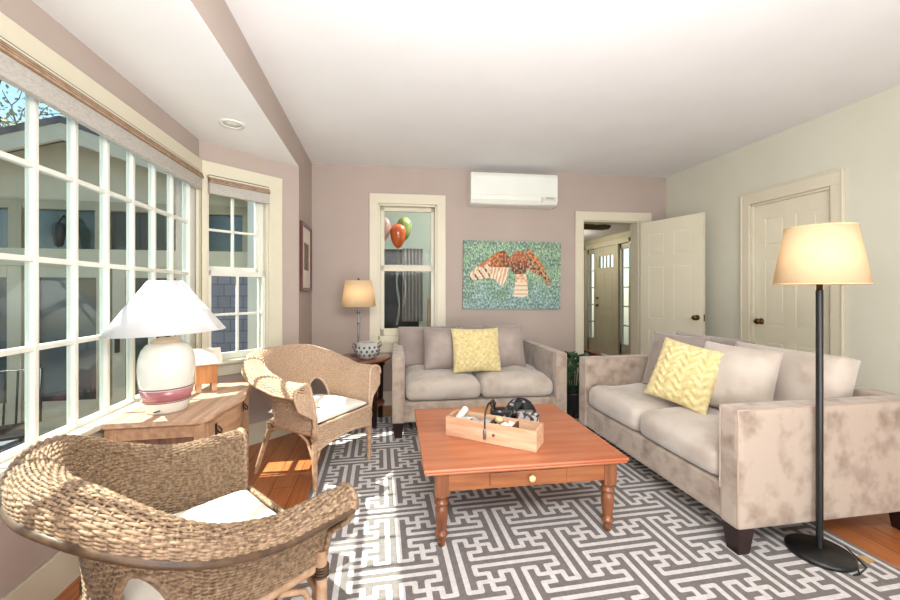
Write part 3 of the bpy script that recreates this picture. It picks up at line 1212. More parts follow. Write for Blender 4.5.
for i in range(-8, 10):
    for j in range(-10, 12):
        ci, cj = 5 * i, 5 * j
        sg = 1 if (i + j) % 2 == 0 else -1
        arms = ([(0, 0), (1, 0), (1, -sg), (2, -sg), (2, 6 * sg)],
                [(0, 0), (-1, 0), (-1, sg), (-2, sg), (-2, -6 * sg)],
                [(0, 0), (0, 1), (sg, 1), (sg, 2), (-6 * sg, 2)],
                [(0, 0), (0, -1), (-sg, -1), (-sg, -2), (6 * sg, -2)])
        for arm in arms:
            for a, b in zip(arm, arm[1:]):
                rlink((ci + a[0], cj + a[1]), (ci + b[0], cj + b[1]))
pz = RZ + 0.0012
RXY = lambda n_: (AX + n_[0] * GU, AY + n_[1] * GV)
inside = lambda n_: bx0 <= RXY(n_)[0] <= bx1 and by0 <= RXY(n_)[1] <= by1
hv = hw * 0.92
for p, q in links:
    if not (inside(p) and inside(q)):
        continue
    nodes.setdefault(p, set()).add((q[0] - p[0], q[1] - p[1]))
    nodes.setdefault(q, set()).add((p[0] - q[0], p[1] - q[1]))
    (xa, ya), (xb, yb) = RXY(p), RXY(q)
    if p[1] == q[1]:
        rug.add([(xa + hw, ya - hv, pz), (xb - hw, ya - hv, pz), (xb - hw, ya + hv, pz), (xa + hw, ya + hv, pz)], [(0, 1, 2, 3)])
    else:
        rug.add([(xa - hw, ya + hv, pz), (xa + hw, ya + hv, pz), (xa + hw, yb - hv, pz), (xa - hw, yb - hv, pz)], [(0, 1, 2, 3)])
for p, ds in nodes.items():
    x, y = RXY(p)
    pts = []
    for sx, sy in ((-1, -1), (1, -1), (1, 1), (-1, 1)):
        free = (sx, 0) not in ds and (0, sy) not in ds
        if free and len(ds) == 2:
            cx_, cy_ = x + sx * hw * 0.1, y + sy * hv * 0.1
            q0 = math.atan2(sy, sx)
            for k in range(5):
                q = q0 + R(-45 + 22.5 * k)
                pts.append((cx_ + 0.9 * hw * math.cos(q) * 1.0, cy_ + 0.9 * hv * math.sin(q), pz))
        else:
            pts.append((x + sx * hw, y + sy * hv, pz))
    rug.add(pts, [tuple(range(len(pts)))])
ex0, ex1, ey0, ey1 = bx0 - 0.03, bx1 + 0.03, by0 - 0.03, by1 + 0.03
for xa, xb, ya, yb in ((ex0, ex1, ey0, ey0 + 0.02), (ex0, ex1, ey1 - 0.02, ey1), (ex0, ex0 + 0.02, ey0 + 0.02, ey1 - 0.02), (ex1 - 0.02, ex1, ey0 + 0.02, ey1 - 0.02)):
    rug.add([(xa, ya, pz), (xb, ya, pz), (xb, yb, pz), (xa, yb, pz)], [(0, 1, 2, 3)])
M_RUGG = mat('grey brown rug pile', '#77706c', 0.95, '#6a635f', 60, bump=0.25, bscale=400, sheen=0.1)
M_RUGW = mat('ivory rug pile', '#d2cecb', 0.95, '#c5c0bc', 60, bump=0.25, bscale=400, sheen=0.1)
rmx = Matrix.Translation((-0.93, -2.05, 0))
rug.xform(rmx)
tag(rug.build('area_rug', [M_RUGG, M_RUGW], loc=(0.93, 2.05, 0), fix=False),
    'large grey area rug with an interlocking ivory key fret pattern', 'rug')


# ---------------------------------------------------------------- sofas
def make_sofa(name, label, L, D, loc, rz, group, AH=0.69, legz=0.125, seat_crown=0.05, arm_t=0.108, back_cushions=()):
    e = empty(name, loc, rz, label, 'sofa', group)
    hl = L / 2
    yf, yb = D / 2, -D / 2
    for sx in (-1, 1):
        mb = softbox(min(sx * hl, sx * (hl - arm_t)), max(sx * hl, sx * (hl - arm_t)), yb, yf, legz, AH, 0.018, 0.0, 16, wr=0)
        a = weld(mb.build('arm', M_SUEDE, e))
        pm = MB()
        x = sx * (hl - 0.006)
        xi = sx * (hl - arm_t + 0.006)
        pm.tube([(x, yf - 0.004, legz + 0.01), (x, yf - 0.004, AH - 0.006), (x, yb + 0.02, AH - 0.005)], 0.005, 6)
        pm.tube([(xi, yf - 0.002, legz + 0.16), (xi, yf - 0.002, AH - 0.006), (xi, yb + 0.1, AH - 0.005)], 0.005, 6)
        pm.build('piping', M_SUEDEPIP, a)
    mb = softbox(-hl + arm_t - 0.01, hl - arm_t + 0.01, yb, yb + 0.13, legz, AH - 0.002, 0.02, 0.0, 14, wr=0)
    weld(mb.build('back_frame', M_SUEDE, e))
    mb = softbox(-hl + arm_t - 0.012, hl - arm_t + 0.012, yb + 0.1, yf - 0.012, legz + 0.002, 0.298, 0.015, 0.0, 14, wr=0)
    weld(mb.build('seat_base', M_SUEDE, e))
    x0 = -hl + arm_t + 0.004
    x1 = hl - arm_t - 0.004
    for k in range(2):
        a = x0 + (x1 - x0) * k / 2 + 0.002
        b = x0 + (x1 - x0) * (k + 1) / 2 - 0.002
        mb = softbox(a, b, yb + 0.15, yf - 0.004, 0.30, 0.462, 0.06, seat_crown, 18, seed=k * 7 + L, wr=0.02)
        c_ = weld(mb.build('seat_cushion', M_SUEDE2, e))
    for sx in (-1, 1):
        for yy in (yf - 0.052, yb + 0.07):
            mb = MB()
            mb.frustum((sx * (hl - 0.052), yy), 0.0, legz + 0.004, 0.032, 0.032, 0.046, 0.046)
            mb.build('leg', M_ESP, e, bevel=0.003)
    for (x, w, h, t, tilt, rot, sd, base, yo) in back_cushions:
        mb = pillow(w, h, t, 20, 0.02, sd, 0.02, edge=t * 0.45, power=0.5)
        Mx = Matrix.Translation((x, yo, base)) @ Matrix.Rotation(PI + rot, 4, 'Z') @ Matrix.Rotation(tilt, 4, 'X')
        mb.xform(Mx)
        weld(mb.build('back_cushion', M_GREYP if sd % 2 else M_SUEDE2, e))
    return e


RUGTOP = RZ + 0.001
LVL, LVD = 1.545, 1.0
lv_c = Vector((0.878, 3.222, 0)) + Vector((-math.sin(R(-2.4)), math.cos(R(-2.4)), 0)) * LVD / 2
make_sofa('loveseat', 'beige microsuede loveseat with two seat cushions against the mauve back wall', LVL, LVD,
          (lv_c.x - 0.008, lv_c.y, RUGTOP), R(180 - 2.4), 'matching beige microsuede sofas',
          back_cushions=((0.42, 0.60, 0.41, 0.2, R(-16), 0, 1, 0.465, -0.2), (-0.22, 0.62, 0.41, 0.2, R(-15), 0, 3, 0.465, -0.215)))
SFL, SFD = 1.50, 1.12
make_sofa('loveseat', 'beige microsuede loveseat with nap-marked arm beside the floor lamp, facing the window', SFL, SFD,
          (1.645 + SFD / 2, 1.505 + SFL / 2, RUGTOP), R(90 - 1.0), 'matching beige microsuede sofas',
          back_cushions=((-0.28, 0.66, 0.41, 0.22, R(-14), 0, 2, 0.48, -0.2), (0.33, 0.64, 0.43, 0.22, R(-13), 0, 3, 0.47, -0.23)))


def knit(x, z):
    a = math.sin(z * 120 + 2.2 * math.sin(x * 62))
    return 0.008 * a + 0.003 * math.sin(x * 110)


def diamond(x, z):
    return 0.016 * abs(math.sin((x + z) * 60) * math.sin((x - z) * 60)) ** 0.8


def throw(name, label, group, m, w, h, t, loc, face, tilt, roll=0.0, seed=0, fn=None, n=26, wr=0.022):
    """face = world direction (deg from +X) the pillow front looks towards"""
    mb = pillow(w, h, t, n, 0.055, seed, wr, fn=fn)
    o = weld(mb.build(name, m))
    q = R(face) + PI / 2
    Mx = Matrix.Translation(loc) @ Matrix.Rotation(q, 4, 'Z') @ Matrix.Rotation(tilt, 4, 'X') @ Matrix.Rotation(roll, 4, 'Y')
    o.matrix_world = Mx
    return tag(o, label, 'pillow', group)


G_TH = 'taupe throw pillows'
throw('throw_pillow', 'taupe square pillow leaning left of the yellow one on the back loveseat', G_TH, M_GREYP, 0.40, 0.41, 0.23, (0.60, 3.575, 0.508), -86, R(-17), R(2), 5)
throw('throw_pillow', 'taupe square pillow right of the yellow one on the back loveseat', G_TH, M_GREYP, 0.40, 0.42, 0.22, (1.20, 3.57, 0.51), -95, R(-15), R(-1), 6)
throw('throw_pillow', 'pale yellow knitted square pillow at the centre of the back loveseat', 'yellow pillows', M_YELLOW, 0.46, 0.41, 0.16, (0.875, 3.40, 0.508), -89, R(-15), R(0), 7, diamond, 80, 0.006)
throw('throw_pillow', 'taupe pillow almost hidden behind the yellow one on the right loveseat', G_TH, M_GREYP, 0.44, 0.44, 0.16, (2.10, 2.52, 0.51), 196, R(-20), R(0), 8)
throw('throw_pillow', 'pale yellow wavy patterned pillow leaning on the right loveseat', 'yellow pillows', M_YELLOW, 0.39, 0.42, 0.16, (1.86, 2.19, 0.52), 208, R(-24), R(10), 9, knit, 80, 0.006)
throw('throw_pillow', 'plump beige suede pillow right of the yellow one on the right loveseat', G_TH, M_SUEDE2, 0.42, 0.42, 0.24, (2.08, 2.0, 0.515), 203, R(-20), R(3), 10)

# ---------------------------------------------------------------- coffee table
ct = empty('coffee_table', (0.747, 2.27, RUGTOP), R(-2.3), 'square orange pine coffee table with turned legs on the patterned rug', 'table')
TW, TD, THH = 1.05, 0.967, 0.40 - RUGTOP
mb = MB()
mb.box(-TW / 2, TW / 2, -TD / 2, TD / 2, THH - 0.016, THH)
mb.box(-TW / 2 + 0.006, TW / 2 - 0.006, -TD / 2 + 0.006, TD / 2 - 0.006, THH - 0.030, THH - 0.016)
mb.build('table_top', M_TABLETOP, ct, bevel=0.006, seg=3)
lx, ly = TW / 2 - 0.090, TD / 2 - 0.056
for sx in (-1, 1):
    for sy in (-1, 1):
        mb = MB()
        h0 = THH - 0.03
        c_ = (sx * lx, sy * ly)
        mb.box(c_[0] - 0.033, c_[0] + 0.033, c_[1] - 0.033, c_[1] + 0.033, h0 - 0.112, h0)
        z = h0 - 0.112
        prof = [(0.0, 0.0), (0.017, 0.0), (0.021, 0.03), (0.018, 0.042), (0.03, 0.05), (0.034, 0.058), (0.03, 0.066), (0.022, 0.072),
                (0.024, 0.085), (0.031, 0.135), (0.033, 0.175), (0.029, z - 0.056), (0.024, z - 0.05), (0.033, z - 0.043), (0.036, z - 0.036),
                (0.033, z - 0.029), (0.024, z - 0.022), (0.028, z - 0.014), (0.034, z - 0.006), (0.033, z + 0.004), (0, z + 0.004)]
        mb.lathe(prof, 24, c=(c_[0], c_[1], 0))
        mb.build('leg', M_TABLELEG, ct)
M_APRON = wood('stained pine apron', '#7a4424', '#9c6036', 'X', 4, 0.4, 10)
h1 = THH - 0.03
mb = MB()
for sy in (-1, 1):
    y = sy * (ly + 0.018)
    if sy < 0:
        mb.box(-lx, -0.20, y - 0.01, y + 0.01, h1 - 0.088, h1)
        mb.box(0.20, lx, y - 0.01, y + 0.01, h1 - 0.088, h1)
        mb.box(-0.2, 0.2, y - 0.01, y + 0.01, h1 - 0.012, h1)
        mb.box(-0.2, 0.2, y - 0.01, y + 0.01, h1 - 0.088, h1 - 0.076)
    else:
        mb.box(-lx, lx, y - 0.01, y + 0.01, h1 - 0.088, h1)
for sx in (-1, 1):
    x = sx * (lx + 0.018)
    mb.box(x - 0.01, x + 0.01, -ly, ly, h1 - 0.088, h1)
mb.build('apron', M_APRON, ct)
mb = MB()
y = -(ly + 0.018)
mb.box(-0.198, 0.198, y - 0.013, y + 0.013, h1 - 0.075, h1 - 0.013)
dr = mb.build('drawer', M_APRON, ct, bevel=0.002)
mb = MB()
mb.lathe([(0, 0), (0.007, 0), (0.007, 0.008), (0.015, 0.014), (0.018, 0.022), (0.014, 0.03), (0, 0.033)], 18, M=Matrix.Translation((0.01, y - 0.013, h1 - 0.044)) @ Matrix.Rotation(R(90), 4, 'X'))
tag(mb.build('knob', mat('pale knob', '#e3c49a', 0.4, '#d8b888', 20), dr), 'pale wooden knob')

# wooden caddy with its contents
CB = empty('wooden_caddy', (0.640, 2.13, 0.401), R(-38.0), 'long narrow pine box with an arched metal handle on the coffee table', 'box')
CLN, CDP, CHT = 0.54, 0.15, 0.112
M_PINE = wood('pale pine', '#b98a68', '#d9b593', 'X', 3, 0.6, 9)
mb = MB()
for sy in (-1, 1):
    y = sy * (CDP / 2 - 0.006)
    mb.box(-CLN / 2, CLN / 2, y - 0.006, y + 0.006, 0, CHT)
for sx in (-1, 1):
    x = sx * (CLN / 2 - 0.006)
    mb.box(x - 0.006, x + 0.006, -CDP / 2 + 0.012, CDP / 2 - 0.012, 0, CHT)
mb.box(-CLN / 2 + 0.012, CLN / 2 - 0.012, -CDP / 2 + 0.012, CDP / 2 - 0.012, 0.002, 0.010)
mb.build('tray', M_PINE, CB, bevel=0.0015)
M_DIV = mat('dark divider wood', '#6b3a26', 0.6, '#4d281a', 12)
for x in (-0.005, 0.128):
    mb = MB()
    mb.box(x - 0.004, x + 0.004, -CDP / 2 + 0.012, CDP / 2 - 0.012, 0.010, CHT - 0.008)
    tag(mb.build('divider', M_DIV, CB), 'dark brown divider board')
mb = MB()
hp = []
for i in range(21):
    q = PI * i / 20
    hp.append((0.0, -math.cos(q) * (CDP / 2 + 0.004), CHT + 0.005 + 0.09 * math.sin(q) ** 0.8))
hp = [(0, hp[0][1], 0.065)] + hp + [(0, hp[-1][1], 0.065)]
hp = [(p[0] - 0.02, p[1], p[2]) for p in hp]
mb.tube(hp, 0.0042, 8)
mb.tube(hp[3:-3], 0.0058, 8)
hd = mb.build('handle', mat('dark bronze handle', '#4a4038', 0.3, '#3a322c', 20, metal=0.8), CB)
for sy in (-1, 1):
    mb = MB()
    y = sy * (CDP / 2 + 0.004)
    mb.lathe([(0, 0.0), (0.007, 0.0), (0.0095, 0.006), (0.0095, 0.04), (0.006, 0.058), (0, 0.06)], 12, c=(-0.02, y, 0.022))
    tag(mb.build('handle_socket', M_STEEL, hd), 'grey metal socket')
mb = MB()
mb.lathe([(0, 0), (0.009, 0), (0.009, 0.001), (0, 0.001)], 16, M=Matrix.Translation((0.03, -CDP / 2, 0.05)) @ Matrix.Rotation(R(90), 4, 'X'))
tag(mb.build('knot', mat('dark wood knot', '#7a4a4a', 0.6, '#5a3434', 40), CB), 'dark round knot in the pine')


def incaddy(x, y, z):
    return CB.matrix_basis @ Vector((x, y, z))


CBM = Matrix.Translation(CB.location) @ Matrix.Rotation(R(-38), 4, 'Z')


def blob(name, label, cat, group, m, p, sx, sy, sz, rz=0, seed=0, am=0.2):
    mb = MB()
    rows = []
    for i in range(11):
        a = PI * i / 10
        row = []
        for j in range(16):
            q = 2 * PI * j / 16
            d = Vector((math.sin(a) * math.cos(q), math.sin(a) * math.sin(q), -math.cos(a)))
            f = 1 + am * mnoise.noise(d * 1.6 + Vector((seed * 5.3, 0, 0)))
            row.append((d.x * sx * f, d.y * sy * f, d.z * sz * f + sz))
        rows.append(row)
    mb.grid(rows, True, True)
    o = weld(mb.build(name, m))
    w_ = CBM @ Vector(p)
    o.location = w_
    o.rotation_euler = (0, 0, rz)
    return tag(o, label, cat, group)


mb = MB()
mb.cyl((-0.066, 0, 0), (0.066, 0, 0), 0.02, 0.02, 20)
mb.cyl((0.066, 0, 0), (0.072, 0, 0), 0.013, 0.013, 16)
o = mb.build('paper_roll', mat('white paper roll', '#e6dfd2', 0.6, '#ddd4c4', 12))
o.location = CBM @ Vector((-0.212, 0.0, 0.098))
o.rotation_euler = (0, R(-28), R(-38 + 80))
tag(o, 'white cylindrical roll leaning up at the left end of the pine box', 'roll')
M_STRIPE = mat('grey striped shell', '#c9c6c0', 0.5, '#4a4744', 7, stretch=(9, 1, 1), lo=0.48, hi=0.54)
for k, x in enumerate((-0.168, -0.136)):
    mb = MB()
    mb.lathe([(0.002, -0.06), (0.012, -0.045), (0.016, 0), (0.012, 0.04), (0.003, 0.062)], 14)
    o = mb.build('striped_shell', M_STRIPE)
    o.location = CBM @ Vector((x, 0.0, 0.088 + 0.004 * k))
    o.rotation_euler = (R(76), 0, R(-38 - 12))
    tag(o, ('grey striped long shell next to the white roll in the pine box', 'grey striped long shell next to the blue grey stones in the pine box')[k], 'shell', 'long striped shells in the pine box')
M_BST = mat('blue grey stone', '#9aa3ab', 0.6, '#b9c0c5', 25)
blob('stone', 'pale blue grey stone in the pine box, left of the handle', 'stone', 'stones in the pine box', M_BST, (-0.10, -0.02, 0.058), 0.03, 0.035, 0.022, 0.4, 1)
blob('stone', 'blue grey stone right under the metal handle in the pine box', 'stone', 'stones in the pine box', M_BST, (-0.04, 0.005, 0.056), 0.03, 0.04, 0.024, 0.9, 2)
M_SHELL = mat('cream shell', '#eadfca', 0.4, '#f2ece0', 14)
M_SHELLT = mat('tan shell', '#d9ac78', 0.45, '#ead0a6', 18)
blob('seashell', 'round tan shell on top of the cream shells in the pine box', 'shell', 'shells in the pine box', M_SHELLT, (0.025, 0.025, 0.088), 0.022, 0.022, 0.02, 0, 3)
blob('seashell', 'cream shell at the front of the middle compartment of the pine box', 'shell', 'shells in the pine box', M_SHELL, (0.03, -0.03, 0.056), 0.026, 0.028, 0.022, 0.5, 4)
blob('seashell', 'pointed cream shell at the centre of the right middle compartment', 'shell', 'shells in the pine box', M_SHELL, (0.072, -0.01, 0.06), 0.024, 0.03, 0.024, 1.2, 5, 0.35)
blob('seashell', 'white shell beside the dark divider in the pine box', 'shell', 'shells in the pine box', mat('white shell', '#e9ecec', 0.35, '#dfe3e3', 14), (0.10, 0.03, 0.058), 0.022, 0.03, 0.024, 0.2, 6, 0.35)

# black patterned pouches behind the caddy
M_BLKPAT = mat('black floral fabric', '#0e0d0e', 0.6, '#a09a98', 30, lo=0.60, hi=0.68, detail=2)
M_BLKPAT2 = mat('grey black floral fabric', '#1a181a', 0.6, '#a59c98', 38, lo=0.46, hi=0.54, detail=3)
G_P = 'black patterned pouches on the coffee table'
o = weld(softbox(-0.075, 0.075, -0.038, 0.038, 0, 0.072, 0.015, 0.005, 8).build('fabric_pouch', M_BLKPAT))
o.location = (0.79, 2.44, 0.402)
o.rotation_euler = (0, 0, R(-12))
tag(o, 'long black pouch, leftmost of the three behind the pine box', 'pouch', G_P)
mb = MB()
mb.tube([(-0.06, 0, 0.08), (-0.075, 0.01, 0.11), (-0.055, 0.015, 0.125), (-0.04, 0.01, 0.105), (-0.05, 0, 0.085)], 0.008, 8)
mb.build('knotted_strap', M_BLKPAT, o)
o = weld(softbox(-0.075, 0.075, -0.04, 0.04, 0, 0.078, 0.014, 0.004, 8).build('fabric_pouch', M_BLKPAT2))
o.location = (0.925, 2.33, 0.402)
o.rotation_euler = (0, 0, R(-20))
tag(o, 'grey and black patterned pouch, rightmost of the three behind the pine box', 'pouch', G_P)
mb = MB()
rows = []
for i in range(9):
    a = PI / 2 * i / 8
    rows.append([(0.105 * math.cos(a) * math.cos(2 * PI * j / 24), 0.06 * math.cos(a) * math.sin(2 * PI * j / 24), 0.125 * math.sin(a) ** 0.8 + 0.008 * mnoise.noise(Vector((i * 0.6, j * 0.5, 0)))) for j in range(24)])
mb.grid(rows, True, True)
mb.add([r for r in rows[0]][::-1], [tuple(range(24))])
o = weld(mb.build('fabric_pouch', M_BLKPAT))
o.location = (0.935, 2.475, 0.402)
o.rotation_euler = (0, 0, R(-15))
tag(o, 'domed black patterned pouch standing tallest behind the other two', 'pouch', G_P)

# ---------------------------------------------------------------- floor lamp
FS0, FS1 = 1.272, 1.540
fl = empty('floor_lamp', (2.040, 1.475, RUGTOP), 0, 'black pole floor lamp with a cream tapered shade in front of the right loveseat', 'floor lamp')
mb = MB()
mb.lathe([(0, 0), (0.122, 0), (0.127, 0.006), (0.127, 0.016), (0.121, 0.024), (0.06, 0.030), (0.05, 0.034), (0, 0.034)], 48)
mb.build('base', M_BLACK, fl)
mb = MB()
mb.cyl((0, 0, 0.03), (0, 0, 1.245), 0.0140, 0.0140, 20)
mb.build('pole', M_BLACK, fl)
mb = MB()
mb.lathe([(0, 1.243), (0.012, 1.243), (0.012, 1.29), (0.019, 1.295), (0.019, 1.34), (0, 1.34)], 16)
mb.cyl((0, 0, 1.34), (0, 0, FS1), 0.003, 0.003, 6)
mb.build('socket', M_BRASS, fl)
mb = MB()
mb.lathe([(0.172, FS0), (0.128, FS1), (0.126, FS1), (0.170, FS0)], 64, close=True)
sh = mb.build('lamp_shade', M_SHADEC, fl)
M_TAPE = mat('shade edge tape', '#d9b98a', 0.8, '#cfae7e', 30)
for r, z in ((0.1725, FS0 + 0.002), (0.1285, FS1 - 0.001)):
    mb = MB()
    mb.lathe([(r - 0.002, z - 0.003), (r + 0.001, z - 0.003), (r + 0.001, z + 0.003), (r - 0.002, z + 0.003)], 64, close=True)
    mb.build('shade_trim', M_TAPE, sh)
mb = MB()
for k in range(3):
    q = 2 * PI * k / 3
    mb.tube([(0, 0, FS1 - 0.003), (0.127 * math.cos(q), 0.127 * math.sin(q), FS1 - 0.003)], 0.002, 5)
mb.build('shade_spider', M_BRASS, sh)
mb = MB()
mb.lathe([(0, FS1 - 0.003), (0.006, FS1 - 0.001), (0.005, FS1 + 0.005), (0.012, FS1 + 0.01), (0.012, FS1 + 0.016), (0, FS1 + 0.02)], 14)
mb.build('finial', M_BRASS, fl)
mb = MB()
mb.tube([(0.06, -0.105, 0.012), (0.02, -0.142, 0.004), (-0.01, -0.140, 0.004), (0.04, -0.134, 0.004), (0.10, -0.115, 0.004), (0.14, -0.05, 0.004), (0.18, 0.02, 0.004)], 0.003, 6)
mb.build('cord', M_BLACK, fl)
light('floor_lamp_bulb', 'POINT', (2.040, 1.475, 1.41), 0.8, (1, 0.82, 0.6), 0.04)
mb = MB()
mb.prism([(-0.03, -0.02), (0.03, -0.012), (0.026, 0.022), (-0.014, 0.03)], 0.0, 0.004, 'Z')
tag(mb.build('paper_scrap', mat('tan paper scrap', '#b99a6c', 0.8, '#a98a5c', 20), loc=(2.205, 1.40, RUGTOP + 0.001)),
    'small tan paper scrap on the rug edge by the floor lamp base', 'paper')

# ---------------------------------------------------------------- corner side table, lamp, pot
M_ROSE = wood('reddish brown wood', '#6a3a28', '#8a5238', 'X', 3, 0.3, 8, coat=0.3)
stb = empty('side_table', (-0.165, 3.735, RUGTOP), 0, 'round two-tier dark wood side table in the corner behind the rear wicker chair', 'side table')
mb = MB()
mb.lathe([(0, 0.592), (0.25, 0.592), (0.262, 0.598), (0.265, 0.607), (0.262, 0.616), (0.25, 0.62), (0, 0.62)], 48)
mb.build('table_top', M_ROSE, stb)
mb = MB()
mb.lathe([(0, 0.545), (0.215, 0.545), (0.215, 0.592), (0, 0.592)], 40)
mb.build('apron', M_ESP, stb)
mb = MB()
mb.lathe([(0, 0.175), (0.205, 0.175), (0.21, 0.185), (0.205, 0.195), (0, 0.195)], 40)
mb.build('shelf', M_ROSE, stb)
for k in range(4):
    q = R(-56 + 90 * k)
    mb = MB()
    mb.xform(Matrix.Identity(4))
    mb.frustum((0, 0), 0, 0.592, 0.016, 0.016, 0.021, 0.021)
    mb.xform(Matrix.Translation((0.205 * math.cos(q), 0.205 * math.sin(q), 0)) @ Matrix.Rotation(q, 4, 'Z'))
    mb.build('leg', M_ESP, stb, bevel=0.002)
tl = empty('table_lamp', (-0.205, 3.83, 0.620 + RUGTOP), 0, 'slim metal table lamp with a cream shade on the corner side table', 'table lamp')
mb = MB()
mb.lathe([(0, 0), (0.075, 0), (0.078, 0.008), (0.06, 0.016), (0.018, 0.028), (0.012, 0.05), (0, 0.05)], 28)
mb.build('base', M_STEEL, tl)
mb = MB()
mb.cyl((0, 0, 0.04), (0, 0, 0.42), 0.009, 0.009, 12)
mb.cyl((0.02, -0.004, 0.30), (0.02, -0.004, 0.42), 0.006, 0.006, 10)
mb.lathe([(0, 0.30), (0.014, 0.30), (0.014, 0.325), (0, 0.325)], 12)
mb.lathe([(0, 0.40), (0.017, 0.405), (0.017, 0.44), (0, 0.44)], 12)
mb.build('stem', M_STEEL, tl)
mb = MB()
mb.cyl((0.012, -0.004, 0.36), (0.04, -0.008, 0.36), 0.005, 0.005, 8)
mb.build('switch', M_STEEL, tl)
mb = MB()
mb.lathe([(0.166, 0.472), (0.126, 0.722), (0.124, 0.722), (0.164, 0.472)], 56, close=True)
sh = mb.build('lamp_shade', M_SHADEC, tl)
mb = MB()
for k in range(3):
    q = 2 * PI * k / 3
    mb.tube([(0, 0, 0.72), (0.125 * math.cos(q), 0.125 * math.sin(q), 0.72)], 0.002, 5)
mb.cyl((0, 0, 0.44), (0, 0, 0.73), 0.003, 0.003, 6)
mb.build('shade_spider', M_STEEL, sh)
mb = MB()
mb.lathe([(0, 0.722), (0.006, 0.724), (0.011, 0.732), (0.009, 0.742), (0, 0.746)], 12)
mb.build('finial', M_BLACK, tl)
light('table_lamp_bulb', 'POINT', (-0.205, 3.83, 1.21), 1.3, (1, 0.82, 0.6), 0.04)
pot = empty('hobnail_pot', (-0.115, 3.615, 0.620 + RUGTOP), 0, 'round grey pot with dark raised dots and small handle on the side table', 'pot')
mb = MB()
pp = [(0, 0), (0.055, 0), (0.085, 0.02), (0.108, 0.06), (0.112, 0.085), (0.104, 0.12), (0.086, 0.148), (0.08, 0.152), (0.076, 0.146), (0.09, 0.115), (0.1, 0.085), (0.07, 0.02), (0, 0.012)]
mb.lathe(pp, 40)
mb.build('body', mat('pale grey stoneware', '#bdbab2', 0.5, '#a5a29a', 14), pot)
mb = MB()
for i, (r, z) in enumerate(((0.1, 0.045), (0.112, 0.078), (0.106, 0.112))):
    for k in range(14):
        q = 2 * PI * (k + 0.5 * (i % 2)) / 14
        mb.lathe([(0.012, -0.0), (0.009, 0.005), (0, 0.008)], 8, M=Matrix.Translation((r * math.cos(q), r * math.sin(q), z)) @ Matrix.Rotation(q, 4, 'Z') @ Matrix.Rotation(R(90), 4, 'Y'))
tag(mb.build('raised_dots', mat('dark slate dots', '#4c4c50', 0.5, '#3c3c40', 20), pot), 'dark raised dots')
M_TWIG = mat('brown twig handle', '#7a6a5a', 0.7, '#5a4c40', 20)
for q in (R(20), R(200)):
    mb = MB()
    mb.tube([(0.1 * math.cos(q), 0.1 * math.sin(q), 0.125), (0.13 * math.cos(q), 0.13 * math.sin(q), 0.15), (0.138 * math.cos(q), 0.138 * math.sin(q), 0.12), (0.11 * math.cos(q), 0.11 * math.sin(q), 0.085)], 0.007, 8)
    mb.build('handle', M_TWIG, pot)

# ---------------------------------------------------------------- wall things
pf = empty('picture_frame', (XL, 3.925, 1.25), R(90), 'dark red framed print with a white mat on the narrow left wall', 'picture')
# local x -> world +Y, local y -> world -X ; room side is local -y
PW, PH = 0.50, 0.64
mb = MB()
for a, b, c_, d_ in ((-PW / 2, -PW / 2 + 0.03, 0, PH), (PW / 2 - 0.03, PW / 2, 0, PH), (-PW / 2 + 0.03, PW / 2 - 0.03, 0, 0.03), (-PW / 2 + 0.03, PW / 2 - 0.03, PH - 0.03, PH)):
    mb.box(a, b, -0.026, -0.001, c_, d_)
mb.build('frame', mat('mahogany frame', '#5a2018', 0.3, '#461812', 14, coat=0.3), pf, bevel=0.003)
mb = MB()
mb.box(-PW / 2 + 0.025, PW / 2 - 0.025, -0.012, -0.003, 0.025, PH - 0.025)
mb.build('mat_board', mat('ivory mat board', '#d8d0c4', 0.9, '#d3cabd', 8), pf)
mb = MB()
mb.box(-0.1, 0.12, -0.014, -0.012, 0.20, 0.46)
mb.build('print', mat('brown print', '#8d7a6c', 0.8, '#6d5a4e', 14), pf)

ac = empty('air_conditioner', bwp(2.172, 2.19), TH, 'white wall mounted split air conditioner high on the back wall', 'air conditioner')
mb = MB()
poly = [(0, 0.0), (-0.15, 0.0), (-0.19, 0.012), (-0.213, 0.05), (-0.215, 0.30), (-0.20, 0.335), (-0.17, 0.343), (0, 0.343)]
mb.prism(poly, -0.485, 0.485, 'X')
M_ACW = mat('white plastic', '#e3e5dc', 0.35, '#dfe1d8', 5)
mb.build('casing', M_ACW, ac, bevel=0.006)
mb = MB()
mb.prism([(-0.214, 0.098), (-0.221, 0.098), (-0.222, 0.30), (-0.205, 0.338), (-0.198, 0.338)], -0.478, 0.478, 'X')
mb.build('front_panel', M_ACW, ac, bevel=0.003)
mb = MB()
mb.prism([(-0.16, -0.004), (-0.192, 0.006), (-0.219, 0.048), (-0.222, 0.088), (-0.215, 0.088), (-0.205, 0.05), (-0.16, 0.004)], -0.39, 0.30, 'X')
mb.build('louver', M_ACW, ac, bevel=0.002)
mb = MB()
mb.box(0.31, 0.47, -0.220, -0.213, 0.05, 0.088)
dp = mb.build('display_panel', mat('grey plastic', '#cfd2c8', 0.4, '#c9ccc2', 6), ac, bevel=0.002)
M_PRT = mat('dark grey print', '#4a4c48', 0.5, '#444642', 8)
for x0_, x1_, y0_, y1_, z0_, z1_ in ((0.35, 0.44, -0.2212, -0.2195, 0.068, 0.072), (0.35, 0.44, -0.2212, -0.2195, 0.079, 0.083), (0.302, 0.305, -0.2185, -0.212, 0.03, 0.09)):
    mb = MB()
    mb.box(x0_, x1_, y0_, y1_, z0_, z1_)
    mb.build('marking', M_PRT, dp)

# painting of a raptor with spread wings
PX, PZ = 1.135, 0.765


